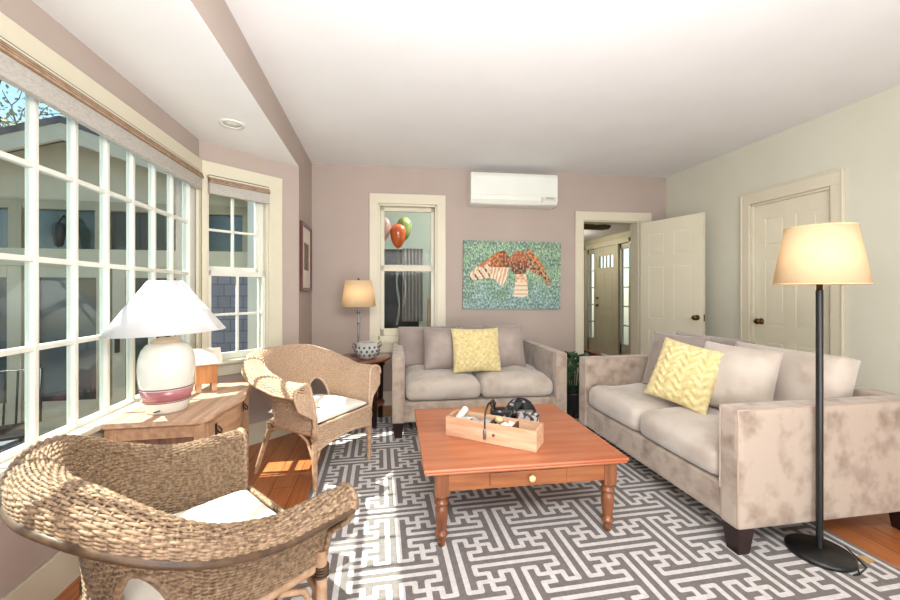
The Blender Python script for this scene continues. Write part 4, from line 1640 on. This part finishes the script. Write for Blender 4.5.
def seg_d(px, pz, a, b):
    ax, az = a
    bx, bz = b
    t = ((px - ax) * (bx - ax) + (pz - az) * (bz - az)) / ((bx - ax) ** 2 + (bz - az) ** 2)
    t = max(0, min(1, t))
    return math.hypot(px - ax - t * (bx - ax), pz - az - t * (bz - az)), t


def inpoly(x, y, P):
    c_ = False
    j = len(P) - 1
    for i in range(len(P)):
        if (P[i][1] > y) != (P[j][1] > y) and x < (P[j][0] - P[i][0]) * (y - P[i][1]) / (P[j][1] - P[i][1]) + P[i][0]:
            c_ = not c_
        j = i
    return c_


def mixc(a, b, t):
    return tuple(a[i] + (b[i] - a[i]) * t for i in range(3))


def hx3(h):
    return hexc(h)[:3]


LW = [(57, 345), (60, 300), (100, 255), (180, 190), (250, 140), (290, 125), (320, 140), (335, 180), (340, 240), (330, 290), (320, 340), (290, 385), (265, 380), (240, 340), (190, 330), (110, 345)]
LW = [(x_ * 1.02 - 10, y_) for x_, y_ in LW]
BODY = [(330, 190), (360, 150), (395, 125), (430, 130), (455, 150), (468, 200), (470, 250), (455, 290), (420, 300), (370, 300), (345, 260)]
RW = [(455, 115), (490, 120), (540, 170), (590, 240), (615, 300), (650, 350), (640, 385), (615, 375), (590, 330), (545, 300), (500, 285), (470, 260), (455, 200)]
TAIL = [(385, 300), (460, 300), (478, 455), (440, 470), (365, 465)]
K_ = {'grn': hx3('#6f9377'), 'grn2': hx3('#8fb388'), 'dk': hx3('#3f5a55'), 'blue': hx3('#7fa5ad'), 'mau': hx3('#7d6f80'), 'rust': hx3('#a3522a'), 'rust2': hx3('#d08a50'),
      'brn': hx3('#4a2c1e'), 'crm': hx3('#e6d6bd'), 'tan': hx3('#c79a72')}


def paint(x, y):                 # x,y in 0..720 x 0..500, y down
    y0 = y
    y = y + 57
    n1 = mnoise.noise(Vector((x * 0.012, y * 0.012, 1)))
    n2 = mnoise.noise(Vector((x * 0.05, y * 0.05, 5)))
    n3 = mnoise.noise(Vector((x * 0.09, y * 0.06, 9))) + 0.5 * mnoise.noise(Vector((x * 0.17, y * 0.13, 3)))
    if inpoly(x, y, LW):
        t = (x - 55) / 280.0
        if t < 0.5 and y > 320 - 230 * t:
            bar = math.sin((x * 0.75 - y * 0.55) * 0.16 + n2)
            c_ = mixc(K_['crm'], K_['tan'], 0.4 + 0.5 * n2)
            return K_['brn'] if bar > 0.62 and n3 > -0.25 else c_
        if y > 250:
            return mixc(K_['tan'], K_['crm'], 0.5 + 0.6 * math.sin(x * 0.25 + y * 0.06 + n2 * 2))
        return mixc(mixc(K_['rust'], K_['rust2'], 0.5 + n2 * 1.2), K_['brn'], max(0, min(1, 0.3 + n3 * 1.5 + 1.6 * (t - 0.72))))
    if inpoly(x, y, TAIL):
        if y < 360:
            return mixc(K_['rust2'], K_['crm'], 0.5 + n2)
        return mixc(K_['crm'], K_['tan'], 0.85 if math.sin(y * 0.2) > 0.55 else 0.12 + 0.3 * n3)
    if inpoly(x, y, BODY):
        return mixc(mixc(K_['rust'], K_['brn'], max(0, min(1, (y - 170) / 90 + n2))), K_['tan'], max(0, min(1, n3 * 1.6)))
    if inpoly(x, y, RW):
        d = (x - 455) * 0.72 - (y - 115) * 0.69
        if d > -8:
            return mixc(K_['rust2'], K_['rust'], 0.5 + n2 * 1.6)
        return mixc(K_['brn'], K_['tan'], max(0, min(1, 0.45 + n3 * 1.8)))
    c_ = mixc(K_['grn'], K_['grn2'], max(0, min(1, 0.5 + n1 * 1.4 + n2 * 0.5)))
    if y0 > 300:
        c_ = mixc(c_, K_['blue'], max(0, min(0.6, (y0 - 300) / 260 + n1)))
    e = max(abs(x - 360) / 360, abs(y0 - 250) / 250)
    c_ = mixc(c_, K_['mau'], max(0, min(0.6, (n2 + 0.05) * 1.5 * e)))
    c_ = mixc(c_, K_['dk'], max(0, min(0.75, (n3 - 0.1 + 0.1 * e) * 2.2)))
    c_ = mixc(c_, (0.75, 0.85, 0.75), max(0, min(0.35, (-n3 - 0.2) * 1.5)))
    return c_


NXP, NZP = 240, 164
vs, fs, cols = [], [], []
for i in range(NZP + 1):
    for j in range(NXP + 1):
        u, v = j / NXP, i / NZP
        vs.append(((u - 0.5) * PX, -0.034, PZ * (1 - v)))
        cols.append(paint(u * 720, v * 500))
for i in range(NZP):
    for j in range(NXP):
        a = i * (NXP + 1) + j
        fs.append((a, a + NXP + 1, a + NXP + 2, a + 1))
me = bpy.data.meshes.new('painted_face')
me.from_pydata(vs, [], fs)
ca = me.color_attributes.new('paint', 'FLOAT_COLOR', 'POINT')
ca.data.foreach_set('color', [q for c_ in cols for q in (c_[0], c_[1], c_[2], 1.0)])
me.materials.append(attr_mat('oil paint on canvas', 0.55, 0.35, 160))
pa = empty('canvas_painting', bwp(2.197, 1.048), TH, 'unframed canvas painting of a rust brown hawk with spread wings on green', 'painting')
pa.rotation_euler = (0, R(0.5), TH)
o = bpy.data.objects.new('painted_face', me)
COL.objects.link(o)
o.parent = pa
mb = MB()
mb.box(-PX / 2, PX / 2, -0.0335, -0.002, 0, PZ)
mb.build('stretched_canvas', mat('canvas edge', '#5f7a68', 0.8, '#4a6054', 14), pa)

# recessed ceiling light
rl = empty('recessed_light', (-0.97, 2.784, BCZ), 0, 'round white recessed light in the bay ceiling', 'ceiling light')
mb = MB()
mb.lathe([(0.05, 0.0), (0.055, -0.006), (0.078, -0.006), (0.08, 0.0)], 32, close=True)
mb.build('trim_ring', M_ACW, rl)
mb = MB()
mb.lathe([(0, -0.001), (0.052, -0.001), (0.052, -0.003), (0, -0.003)], 28)
mb.build('lens', mat('frosted lens', '#d9d9d6', 0.3, '#d3d3d0', 8), rl)

# woven blinds
M_BLG = mat('grey woven blind', '#b9b4ac', 0.9, '#a29d95', 60, stretch=(1, 1, 6), bump=0.2, bscale=160)
M_BLT = mat('tan woven slat', '#b3967c', 0.8, '#9a7c60', 30)
M_BLD = mat('fold shade and tie cord', '#3a2e28', 0.8, '#2e2420', 20)  # paints the shade in the blind's fold gaps, also colours the tuft ties


def blind(name, label, mk, L):
    e = mk(name, label)
    mb = MB()
    mb.box(0, L, -0.045, -0.012, 0.0, 0.082)
    mb.build('cloth_band', M_BLG, e, bevel=0.004)
    mb = MB()
    for k in range(3):
        mb.box(0, L, -0.058 + 0.004 * k, -0.010, 0.083 + 0.012 * k, 0.092 + 0.012 * k)
    mb.build('folded_slat', M_BLT, e, bevel=0.003)
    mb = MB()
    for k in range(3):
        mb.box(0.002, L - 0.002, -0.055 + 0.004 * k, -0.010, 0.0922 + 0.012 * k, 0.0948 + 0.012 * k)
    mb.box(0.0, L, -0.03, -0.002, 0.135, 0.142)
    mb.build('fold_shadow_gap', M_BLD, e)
    mb = MB()
    mb.box(0, L, -0.036, -0.002, 0.1195, 0.135)
    mb.build('head_rail', M_CREAM, e)
    return e


def mk_main(name, label):
    e = empty(name, (BX + 0.002, MWY0 + 0.03, 1.983), R(90), label, 'blind')
    return e


blind('woven_blind', 'long grey and tan woven blind folded up along the top of the big window', mk_main, MWY1 - MWY0 - 0.055)


def mk_ang(name, label):
    n_ = Vector((math.cos(ATH), math.sin(ATH), 0))
    p = Vector((BX, BY, 1.975)) + n_ * 0.055
    e = empty(name, p, ATH, label, 'blind')
    return e


blind('woven_blind', 'short grey and tan woven blind folded up on the narrow angled window', mk_ang, 0.45)

# ---------------------------------------------------------------- plant between the sofas
pl = empty('potted_plant', (1.90, 3.56, RUGTOP), 0, 'dark leafy plant in a black pot on the floor between the two loveseats', 'plant')
mb = MB()
mb.lathe([(0, 0), (0.10, 0), (0.15, 0.12), (0.165, 0.24), (0.175, 0.25), (0.165, 0.26), (0.15, 0.245), (0.14, 0.2), (0, 0.2)], 32)
mb.build('pot', mat('glossy black pot', '#17181a', 0.25, '#232527', 8, coat=0.4), pl)
mb = MB()
mb.lathe([(0, 0.2), (0.145, 0.2), (0.145, 0.21), (0, 0.225)], 24)
mb.build('soil', mat('dark soil', '#1d1510', 0.95, '#2a2018', 40), pl)
M_PLANT = mat('deep green leaf', '#1c3a20', 0.35, '#2f5a30', 5, coat=0.2)
rp = random.Random(21)
for k in range(26):
    q = rp.uniform(0, 2 * PI)
    ln_ = rp.uniform(0.13, 0.24)
    up = rp.uniform(0.12, 0.42)
    mb = MB()
    b0 = Vector((0.04 * math.cos(q), 0.04 * math.sin(q), 0.2))
    d = Vector((math.cos(q), math.sin(q), 0))
    m1 = b0 + d * ln_ * 0.35 + Vector((0, 0, up))
    tip = b0 + d * ln_ * 0.95 + Vector((0, 0, up * 0.8))
    mb.tube([b0, (b0 + m1) / 2 + Vector((0, 0, 0.02)), m1], 0.004, 5)
    s_ = Vector((-math.sin(q), math.cos(q), 0))
    rows = []
    for i in range(8):
        f = i / 7
        c_ = m1 * (1 - f) + tip * f + Vector((0, 0, 0.05 * math.sin(PI * f)))
        w_ = 0.055 * math.sin(PI * min(1, 0.08 + f * 0.92)) ** 0.7
        rows.append([c_ - s_ * w_ + Vector((0, 0, 0.015 * w_ / 0.055)), c_, c_ + s_ * w_ + Vector((0, 0, 0.015 * w_ / 0.055))])
    mb.grid(rows)
    mb.grid([[p - Vector((0, 0, 0.0015)) for p in r_] for r_ in rows])
    mb.build('leaf', M_PLANT, pl, fix=False)

# ---------------------------------------------------------------- wicker armchairs
HOLES = ((0.32, 0.072), (0.68, 0.072))      # arch openings where the back meets each arm (u centre, half width)


def chair_curves(u):
    """seat line, top line (x, y, z) of the horseshoe at u in 0..1, left arm tip to right arm tip"""
    def horse(hw_, yf, yb, k):
        # straight arm, round back
        pts = []
        a = (u - 0.5) * 2                    # -1..1
        s_ = 1 if a > 0 else -1
        a = abs(a)
        split = k
        if a > split:                        # straight arm part
            f = (a - split) / (1 - split)
            return Vector((s_ * hw_, -0.03 + (yf + 0.03) * f, 0))
        q = a / split * PI / 2
        return Vector((s_ * hw_ * math.sin(q) ** 0.9, -0.03 - (yb - 0.03) * math.cos(q) ** 0.9, 0))
    b = horse(CP['bw'], CP['bf'], CP['bb'], 0.62)
    t = horse(CP['hw'], CP['yf'], CP['yb'], 0.62)
    a = abs(u - 0.5) * 2
    f = max(0.0, min(1.0, (0.80 - a) / 0.62))
    f = f * f * (3 - 2 * f)
    b.z = 0.355
    t.z = CP['za'] + CP['zb'] * f
    return b, t, f


def chair_P(u, s_):
    """s_ 0..1 up the inside, over the rolled rim and down the outside"""
    b, t, f = chair_curves(u)
    out = Vector((t.x - b.x, t.y - b.y, 0))
    e_ = 0.002
    b1, t1, _ = chair_curves(min(1, u + e_))
    b0, t0, _ = chair_curves(max(0, u - e_))
    tg = (t1 - t0)
    tg.z = 0
    n_ = Vector((tg.y, -tg.x, 0)).normalized()
    if n_.dot(Vector((t.x, t.y + 0.03, 0))) < 0:
        n_ = -n_
    r_ = CP['r'] + 0.009 * f
    S1 = 0.66
    if s_ < S1:
        g = s_ / S1
        flare = g ** 1.6
        p = Vector((b.x + (t.x - b.x) * flare, b.y + (t.y - b.y) * flare, b.z + (t.z - b.z) * g))
        return p
    g = (s_ - S1) / (1 - S1)
    q = PI * 1.02 * min(1, g / 0.72)
    c_ = t + n_ * r_
    p = c_ - n_ * r_ * math.cos(q) * (1.0 if q < PI / 2 else 1.25) + Vector((0, 0, r_ * math.sin(q) * 0.85))
    if g > 0.72:
        p = p - Vector((0, 0, (g - 0.72) / 0.28 * (0.022 + 0.012 * f)))
    return p


def in_hole(u, s_):
    for c_, w_ in HOLES:
        d = (u - c_) / w_
        if abs(d) < 1 and s_ < 0.34 * math.sqrt(1 - d * d) + 0.02:
            return True
    return False


def weave_mesh(P, nu, ns, u0, u1, s0, s1, amp, rw, rst, hole=None, sides=5, sub=4, stakes=True):
    mb = MB()
    du = (u1 - u0) / (nu * sub)
    cache = {}

    def nrm(u, s_):
        e1 = 0.004
        a = P(min(1, u + e1), s_) - P(max(0, u - e1), s_)
        b = P(u, min(1, s_ + e1)) - P(u, max(0, s_ - e1))
        n_ = a.cross(b)
        return n_.normalized() if n_.length > 1e-9 else Vector((0, 0, 1))
    for k in range(ns):
        s_ = s0 + (s1 - s0) * (k + 0.5) / ns
        run = []
        par = k % 2
        for i in range(nu * sub + 1):
            u = u0 + du * i
            if hole and hole(u, s_):
                if len(run) > 1:
                    mb.tube(run, rw, sides, caps=False)
                run = []
                continue
            ph = math.cos(PI * (i / sub + par))
            run.append(P(u, s_) + nrm(u, s_) * amp * ph)
        if len(run) > 1:
            mb.tube(run, rw, sides, caps=False)
    if stakes:
        for i in range(nu + 1):
            u = u0 + (u1 - u0) * i / nu
            run = []
            for k in range(int(ns * 0.6) + 1):
                s_ = s0 + (s1 - s0) * k / int(ns * 0.6)
                if hole and hole(u, s_):
                    continue
                run.append(P(u, s_))
            if len(run) > 1:
                mb.tube(run, rst, 5, caps=False)
    return mb


CP = dict(bw=0.255, bf=0.262, bb=0.28, hw=0.288, yf=0.245, yb=0.355, za=0.63, zb=0.135, r=0.05)


def make_wicker_chair(M_WICKER, M_CANED, zlegs):
    bw = CP['bw']
    bf = CP['bf']
    e = empty('wicker_armchair', (0, 0, 0))
    mb = weave_mesh(chair_P, 72, 80, 0.0, 1.0, 0.0, 1.0, 0.0032, 0.0045, 0.0040, in_hole)
    mb.build('woven_shell', M_WICKER, e, fix=False)
    # bindings: arch edges, arm end scrolls, outer rim edge, seat line
    for c_, w_ in HOLES:
        mb = MB()
        pts = []
        for i in range(17):
            q = PI * i / 16
            pts.append(chair_P(c_ - w_ * math.cos(q), 0.02 + 0.34 * math.sin(q)))
        mb.tube(pts, 0.011, 7)
        mb.build('arch_binding', M_WICKER, e)
    for u in (0.0, 1.0):
        mb = MB()
        pts = [chair_P(u, s_ / 30) + Vector((0, 0.006, 0)) for s_ in range(31)]
        mb.tube(pts, 0.0125, 8)
        mb.build('arm_binding', M_WICKER, e)
        # stacked strands closing the front of the arm
        sx = 1 if u > 0.5 else -1
        mb = MB()
        pe = [Vector((sx * (bw + 0.007), bf + 0.006, 0.355)), Vector((sx * (bw * 0.6 + abs(chair_P(u, 0.5).x) * 0.4 + 0.02), bf + 0.012, 0.46)), Vector((sx * (abs(chair_P(u, 1.0).x) - 0.018), (bf + CP['yf']) / 2 + 0.006, 0.53)), chair_P(u, 1.0), chair_P(u, 0.92)]
        for k in range(34):
            g = k / 33
            p = chair_P(u, 0.66 * g)
            if g < 0.80:
                q = g / 0.80 * 3
                i0 = min(2, int(q))
                o_ = pe[i0].lerp(pe[i0 + 1], q - i0)
            else:
                o_ = chair_P(u, 1.0 - 0.20 * (g - 0.80) / 0.20)
            mid = (p + o_) / 2 + Vector((0, 0.014, 0))
            mb.tube([p + Vector((0, 0.004, 0)), mid, o_ + Vector((0, 0.004, 0))], 0.0062, 6)
        mb.tube(pe, 0.010, 7)
        mb.build('arm_front', M_WICKER, e, fix=False)
    mb = MB()
    mb.tube([chair_P(i / 80, 1.0) for i in range(81)], 0.012, 7)
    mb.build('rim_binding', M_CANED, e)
    # seat frame and seat
    ring = [chair_curves(i / 48)[0] for i in range(49)]
    mb = MB()
    mb.tube([Vector((p.x, p.y, 0.345)) for p in ring], 0.014, 8, closed=True)
    mb.build('seat_frame', M_CANE, e)
    mb = MB()
    rows = []
    for i in range(25):
        l, r_ = ring[i], ring[48 - i]
        rows.append([Vector((l.x + (r_.x - l.x) * j / 24, l.y + (r_.y - l.y) * j / 24, 0.352 - 0.012 * math.sin(PI * j / 24))) for j in range(25)])
    mb.grid(rows)
    mb.grid([[p - Vector((0, 0, 0.008)) for p in r_] for r_ in rows])
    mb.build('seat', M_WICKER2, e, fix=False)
    # woven apron on the four sides, arched at the bottom in front

    def apron(p0, p1, z0, arch, nu, outward):
        def P(u, s_):
            q = Vector(p0) * (1 - u) + Vector(p1) * u
            lo = z0 + arch * math.sin(PI * u) ** 0.8
            return Vector((q.x, q.y, 0)) + Vector(outward) * 0.012 + Vector((0, 0, lo + (0.40 if arch else 0.345) * s_ - lo * s_))
        return P
    F = apron((-bw, bf + 0.008, 0), (bw, bf + 0.008, 0), 0.255, 0.035, 18, (0, 1, 0))
    mb = weave_mesh(F, 18, 15, 0, 1, 0, 1, 0.003, 0.0046, 0.004)
    mb.tube([F(i / 24, 0) for i in range(25)], 0.010, 7)
    mb.tube([F(i / 24, 1) for i in range(25)], 0.012, 7)
    mb.build('front_apron', M_WICKER, e, fix=False)
    # legs
    for sx in (-1, 1):
        mb = MB()
        mb.tube([(sx * (bw + 0.007), bf, 0.40), (sx * (bw + 0.007), bf, 0.2), (sx * (bw + 0.003), bf, zlegs[0] if sx < 0 else 0.0)], [0.019, 0.018, 0.016], 10)
        mb.build('leg', M_CANE, e)
        mb = MB()
        mb.tube([(sx * 0.205, -0.19, 0.36), (sx * 0.235, -0.25, 0.16), (sx * 0.258, -0.30, zlegs[1])], [0.018, 0.017, 0.015], 10)
        mb.build('leg', M_CANE, e)
        mb = MB()
        mb.tube([(sx * (bw + 0.005), bf - 0.012, 0.19), (sx * (bw + 0.007), bf - 0.062, 0.30), (sx * (bw + 0.003), bf - 0.14, 0.335)], 0.010, 7)
        mb.build('side_brace', M_CANE, e)
        mb = MB()
        mb.tube([(sx * 0.235, -0.24, 0.19), (sx * 0.25, -0.17, 0.29), (sx * 0.255, -0.08, 0.335)], 0.010, 7)
        mb.build('side_brace', M_CANE, e)
        mb = MB()
        mb.tube([(sx * bw, bf, 0.17), (sx * (bw - 0.035), bf + 0.002, 0.25), (sx * (bw - 0.115), bf + 0.006, 0.285)], 0.011, 7)
        mb.build('front_brace', M_CANE, e)
        for y, z, x in ((bf, 0.335, bw + 0.007), (-0.205, 0.33, 0.212)):
            mb = MB()
            for k in range(4):
                mb.lathe([(0.021, -0.005), (0.025, 0), (0.021, 0.005)], 12, c=(sx * x, y, z - 0.018 + 0.0095 * k), close=True)
            mb.build('joint_wrap', M_CANED, e)
    return e


wc = make_wicker_chair(M_WICKER, M_CANE, (0.0, -0.008))
wc.location = (-0.446, 2.859, RUGTOP)
wc.rotation_euler = (0, 0, R(-127.5))
tag(wc, 'honey wicker armchair in the corner, facing the room from beside the chest', 'armchair', 'wicker armchairs with rolled arms')
CP.update(bw=0.29, bf=0.285, bb=0.235, hw=0.352, yf=0.31, yb=0.282, za=0.59, zb=0.175, r=0.036)
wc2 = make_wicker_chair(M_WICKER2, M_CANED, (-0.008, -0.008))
wc2.location = (-0.597, 1.353, RUGTOP)
wc2.rotation_euler = (0, 0, R(-49.8))
tag(wc2, 'nearest wicker armchair in the left foreground, its rounded back towards the viewer', 'armchair', 'wicker armchairs with rolled arms')


def seat_pad(loc, rz, label, tuft):
    mb = MB()
    w, d = 0.49, 0.48
    for sgn in (1, -1):
        rows = []
        for i in range(33):
            b = -1 + 2 * i / 32
            row = []
            for j in range(33):
                a = -1 + 2 * j / 32
                ed = max(0, (1 - abs(a) ** 3) * (1 - abs(b) ** 3)) ** 0.5
                h = 0.048 * ed
                if sgn > 0:
                    for (tx, ty) in ((-0.33, -0.33), (0.33, -0.33), (-0.33, 0.33), (0.33, 0.33)):
                        h -= tuft * 0.022 * math.exp(-((a - tx) ** 2 + (b - ty) ** 2) * 40)
                h += 0.004 * ed * mnoise.noise(Vector((a * 3, b * 3, 4)))
                row.append((a * w / 2 * (1 - 0.05 * (1 - b * b)), b * d / 2 * (1 - 0.05 * (1 - a * a)), 0.055 + sgn * h))
            rows.append(row)
        mb.grid(rows)
    o = weld(mb.build('seat_cushion', M_CANVAS))
    o.location = loc
    o.rotation_euler = (0, 0, rz)
    tag(o, label, 'cushion', 'off white chair cushions')
    bt = MB()
    for (tx, ty) in ((-0.33, -0.33), (0.33, -0.33), (-0.33, 0.33), (0.33, 0.33)):
        x, y = tx * w / 2, ty * d / 2
        bt = MB()
        bt.tube([(x - 0.012, y, 0.084), (x, y + 0.004, 0.087), (x + 0.014, y - 0.003, 0.085)], 0.0025, 5)
        bt.build('tuft_tie', M_BLD, o)
    return o


def chair_pt(c_, x, y, z):
    return Matrix.Translation(c_.location) @ Matrix.Rotation(c_.rotation_euler.z, 4, 'Z') @ Vector((x, y, z))


seat_pad(chair_pt(wc, 0, 0.03, 0.365), wc.rotation_euler.z, 'off white tufted cushion on the seat of the rear wicker armchair', 1.0)
seat_pad(chair_pt(wc2, 0, 0.04, 0.365), wc2.rotation_euler.z, 'sunlit off white cushion on the seat of the nearest wicker armchair', 0.6)

# ---------------------------------------------------------------- chest under the window
chs = empty('pine_chest', (-1.03, 2.40, 0.001), 0, 'low sun bleached pine chest with curved drawer front under the big window', 'chest')
CX0, CX1, CY0, CY1, CHZ = -0.225, 0.225, -0.36, 0.36, 0.638
out = []
for i in range(25):
    f = i / 24
    y = CY0 + (CY1 - CY0) * f
    out.append((CX1 + 0.020 * math.cos((f - 0.5) * 2 * PI * 1.5) - 0.012 - (0.05 * max(0, 1 - f / 0.09) ** 2) - (0.05 * max(0, 1 - (1 - f) / 0.09) ** 2), y))


def outline(grow):
    return [(CX0, CY0 - grow)] + [(x + grow, y + (grow if y > 0 else -grow) * (abs(y) / CY1) ** 6) for x, y in out] + [(CX0, CY1 + grow)]


mb = MB()
mb.prism(outline(0.02), CHZ - 0.024, CHZ, 'Z')
mb.build('chest_top', wood('bleached plank top', '#ab8468', '#cfae92', 'Y', 2.5, 0.55, 14), chs, bevel=0.005)
mb = MB()
mb.prism(outline(-0.012), 0.06, CHZ - 0.024, 'Z')
mb.build('carcass', M_CHEST, chs)
# side frame facing the camera, with rustic boards
mb = MB()
mb.box(CX0, CX0 + 0.05, CY0 - 0.004, CY0 + 0.012, 0.0, CHZ - 0.024)
mb.box(CX1 - 0.075, CX1 - 0.028, CY0 - 0.004, CY0 + 0.012, 0.0, CHZ - 0.024)
mb.box(CX0 + 0.05, CX1 - 0.075, CY0 - 0.003, CY0 + 0.012, CHZ - 0.09, CHZ - 0.024)
mb.box(CX0 + 0.05, CX1 - 0.075, CY0 - 0.003, CY0 + 0.012, 0.06, 0.13)
mb.build('side_frame', M_CHEST, chs, bevel=0.003)
for k in range(3):
    x0_ = CX0 + 0.05 + k * 0.1085
    mb = MB()
    mb.box(x0_ + 0.001, x0_ + 0.107, CY0 + 0.004, CY0 + 0.0125, 0.13, CHZ - 0.09)
    tag(mb.build('side_board', M_CHESTB, chs), 'dark rustic side board')
for k, (z0_, z1_) in enumerate(((0.10, 0.27), (0.285, 0.44), (0.455, 0.60))):
    sub = [(x - 0.008, y) for x, y in out if abs(y) < 0.315]
    mb = MB()
    mb.prism(sub + [(x - 0.02, y) for x, y in sub[::-1]], z0_, z1_, 'Z')
    dw = mb.build('drawer', M_CHEST, chs, bevel=0.004)
    for y in (-0.2, 0.2):
        xx = min(sub, key=lambda p: abs(p[1] - y))[0]
        zc = (z0_ + z1_) / 2
        mb = MB()
        mb.box(xx - 0.002, xx + 0.003, y - 0.012, y + 0.012, zc - 0.03, zc + 0.03)
        mb.tube([(xx + 0.004, y - 0.02, zc + 0.012), (xx + 0.022, y - 0.018, zc - 0.012), (xx + 0.026, y, zc - 0.02), (xx + 0.022, y + 0.018, zc - 0.012), (xx + 0.004, y + 0.02, zc + 0.012)], 0.004, 6)
        mb.build('drawer_pull', M_BLACK, dw)

# ceramic lamp on the chest
cl = empty('ceramic_lamp', (-1.075, 2.205, 0.64), 0, 'big white ceramic jar lamp with a pink band and white cone shade', 'table lamp')
mb = MB()
body = [(0, 0), (0.085, 0), (0.092, 0.01), (0.100, 0.045), (0.1085, 0.085), (0.1155, 0.12), (0.122, 0.18), (0.124, 0.225), (0.120, 0.27), (0.108, 0.31), (0.09, 0.335), (0.07, 0.348), (0, 0.348)]
mb.lathe(body, 48)
mb.build('jar_body', M_CERAM, cl)
mb = MB()
mb.lathe([(0.1045, 0.062), (0.1092, 0.085), (0.1165, 0.118), (0.1150, 0.118), (0.1075, 0.085), (0.1028, 0.062)], 48, close=True)
tag(mb.build('glaze_band', M_PINK, cl), 'pink glazed band')
mb = MB()
mb.lathe([(0.104, 0.055), (0.1055, 0.0575), (0.1025, 0.06)], 48, close=True)
mb.lathe([(0.1165, 0.122), (0.1182, 0.125), (0.1170, 0.128)], 48, close=True)
mb.build('glaze_line', mat('thin brown glaze line', '#8a5a54', 0.3, '#7a4a46', 20), cl)
mb = MB()
mb.lathe([(0.0, 0.344), (0.072, 0.346), (0.06, 0.362), (0.03, 0.374), (0.0, 0.376)], 32)
tag(mb.build('jar_lid', mat('bare clay neck', '#dcc8ac', 0.7, '#d0ba9c', 16), cl), 'unglazed tan neck')
mb = MB()
mb.cyl((0, 0, 0.37), (0, 0, 0.664), 0.006, 0.006, 8)
mb.lathe([(0, 0.374), (0.014, 0.374), (0.014, 0.42), (0.02, 0.425), (0.02, 0.46), (0, 0.46)], 16)
mb.build('socket', M_BRASS, cl)
mb = MB()
Mt = Matrix.Translation((0, 0, 0.400)) @ Matrix.Rotation(R(-2.0), 4, 'Y')
mb.lathe([(0.262, 0.0), (0.075, 0.262), (0.0735, 0.262), (0.2605, 0.0)], 64, close=True, M=Mt)
sh = mb.build('lamp_shade', M_SHADEW, cl)
mb = MB()
for k in range(3):
    q = 2 * PI * k / 3
    mb.tube([Mt @ Vector((0, 0, 0.25)), Mt @ Vector((0.080 * math.cos(q), 0.080 * math.sin(q), 0.253))], 0.002, 5)
mb.build('shade_spider', M_BRASS, sh)
mb = MB()
mb.tube([(-0.02, -0.088, 0.014), (0.0, -0.098, 0.018), (0.015, -0.096, 0.022)], 0.003, 5)
mb.build('cord_end', M_BLACK, cl)

# birdhouse
bh = empty('birdhouse', (-1.055, 2.60, 0.64), R(-62), 'small orange wood birdhouse with a pale slanted roof on the chest', 'birdhouse')
M_CEDAR = wood('orange cedar', '#a2632f', '#c68a50', 'Z', 5, 0.55, 9)
mb = MB()
mb.box(-0.06, 0.06, -0.055, 0.055, 0.052, 0.185)
mb.build('box_body', M_CEDAR, bh, bevel=0.002)
mb = MB()
mb.prism([(0.086, 0.165), (0.0, 0.245), (-0.078, 0.185), (-0.078, 0.199), (0.0, 0.259), (0.094, 0.173)], -0.078, 0.078, 'Y')
mb.build('roof', mat('pale weathered roof board', '#e0d5c2', 0.7, '#d0c3ae', 12), bh, bevel=0.002)
mb = MB()
mb.prism([(0.05, 0.185), (0.0, 0.238), (-0.05, 0.198), (-0.05, 0.185)], -0.053, 0.053, 'Y')
mb.build('gable', M_CEDAR, bh)
for sy in (-1, 1):
    for sx in (-1, 1):
        mb = MB()
        mb.box(sx * 0.045 - 0.012, sx * 0.045 + 0.012, sy * 0.04 - 0.014, sy * 0.04 + 0.014, 0, 0.052)
        mb.build('foot', M_CHEST, bh, bevel=0.002)
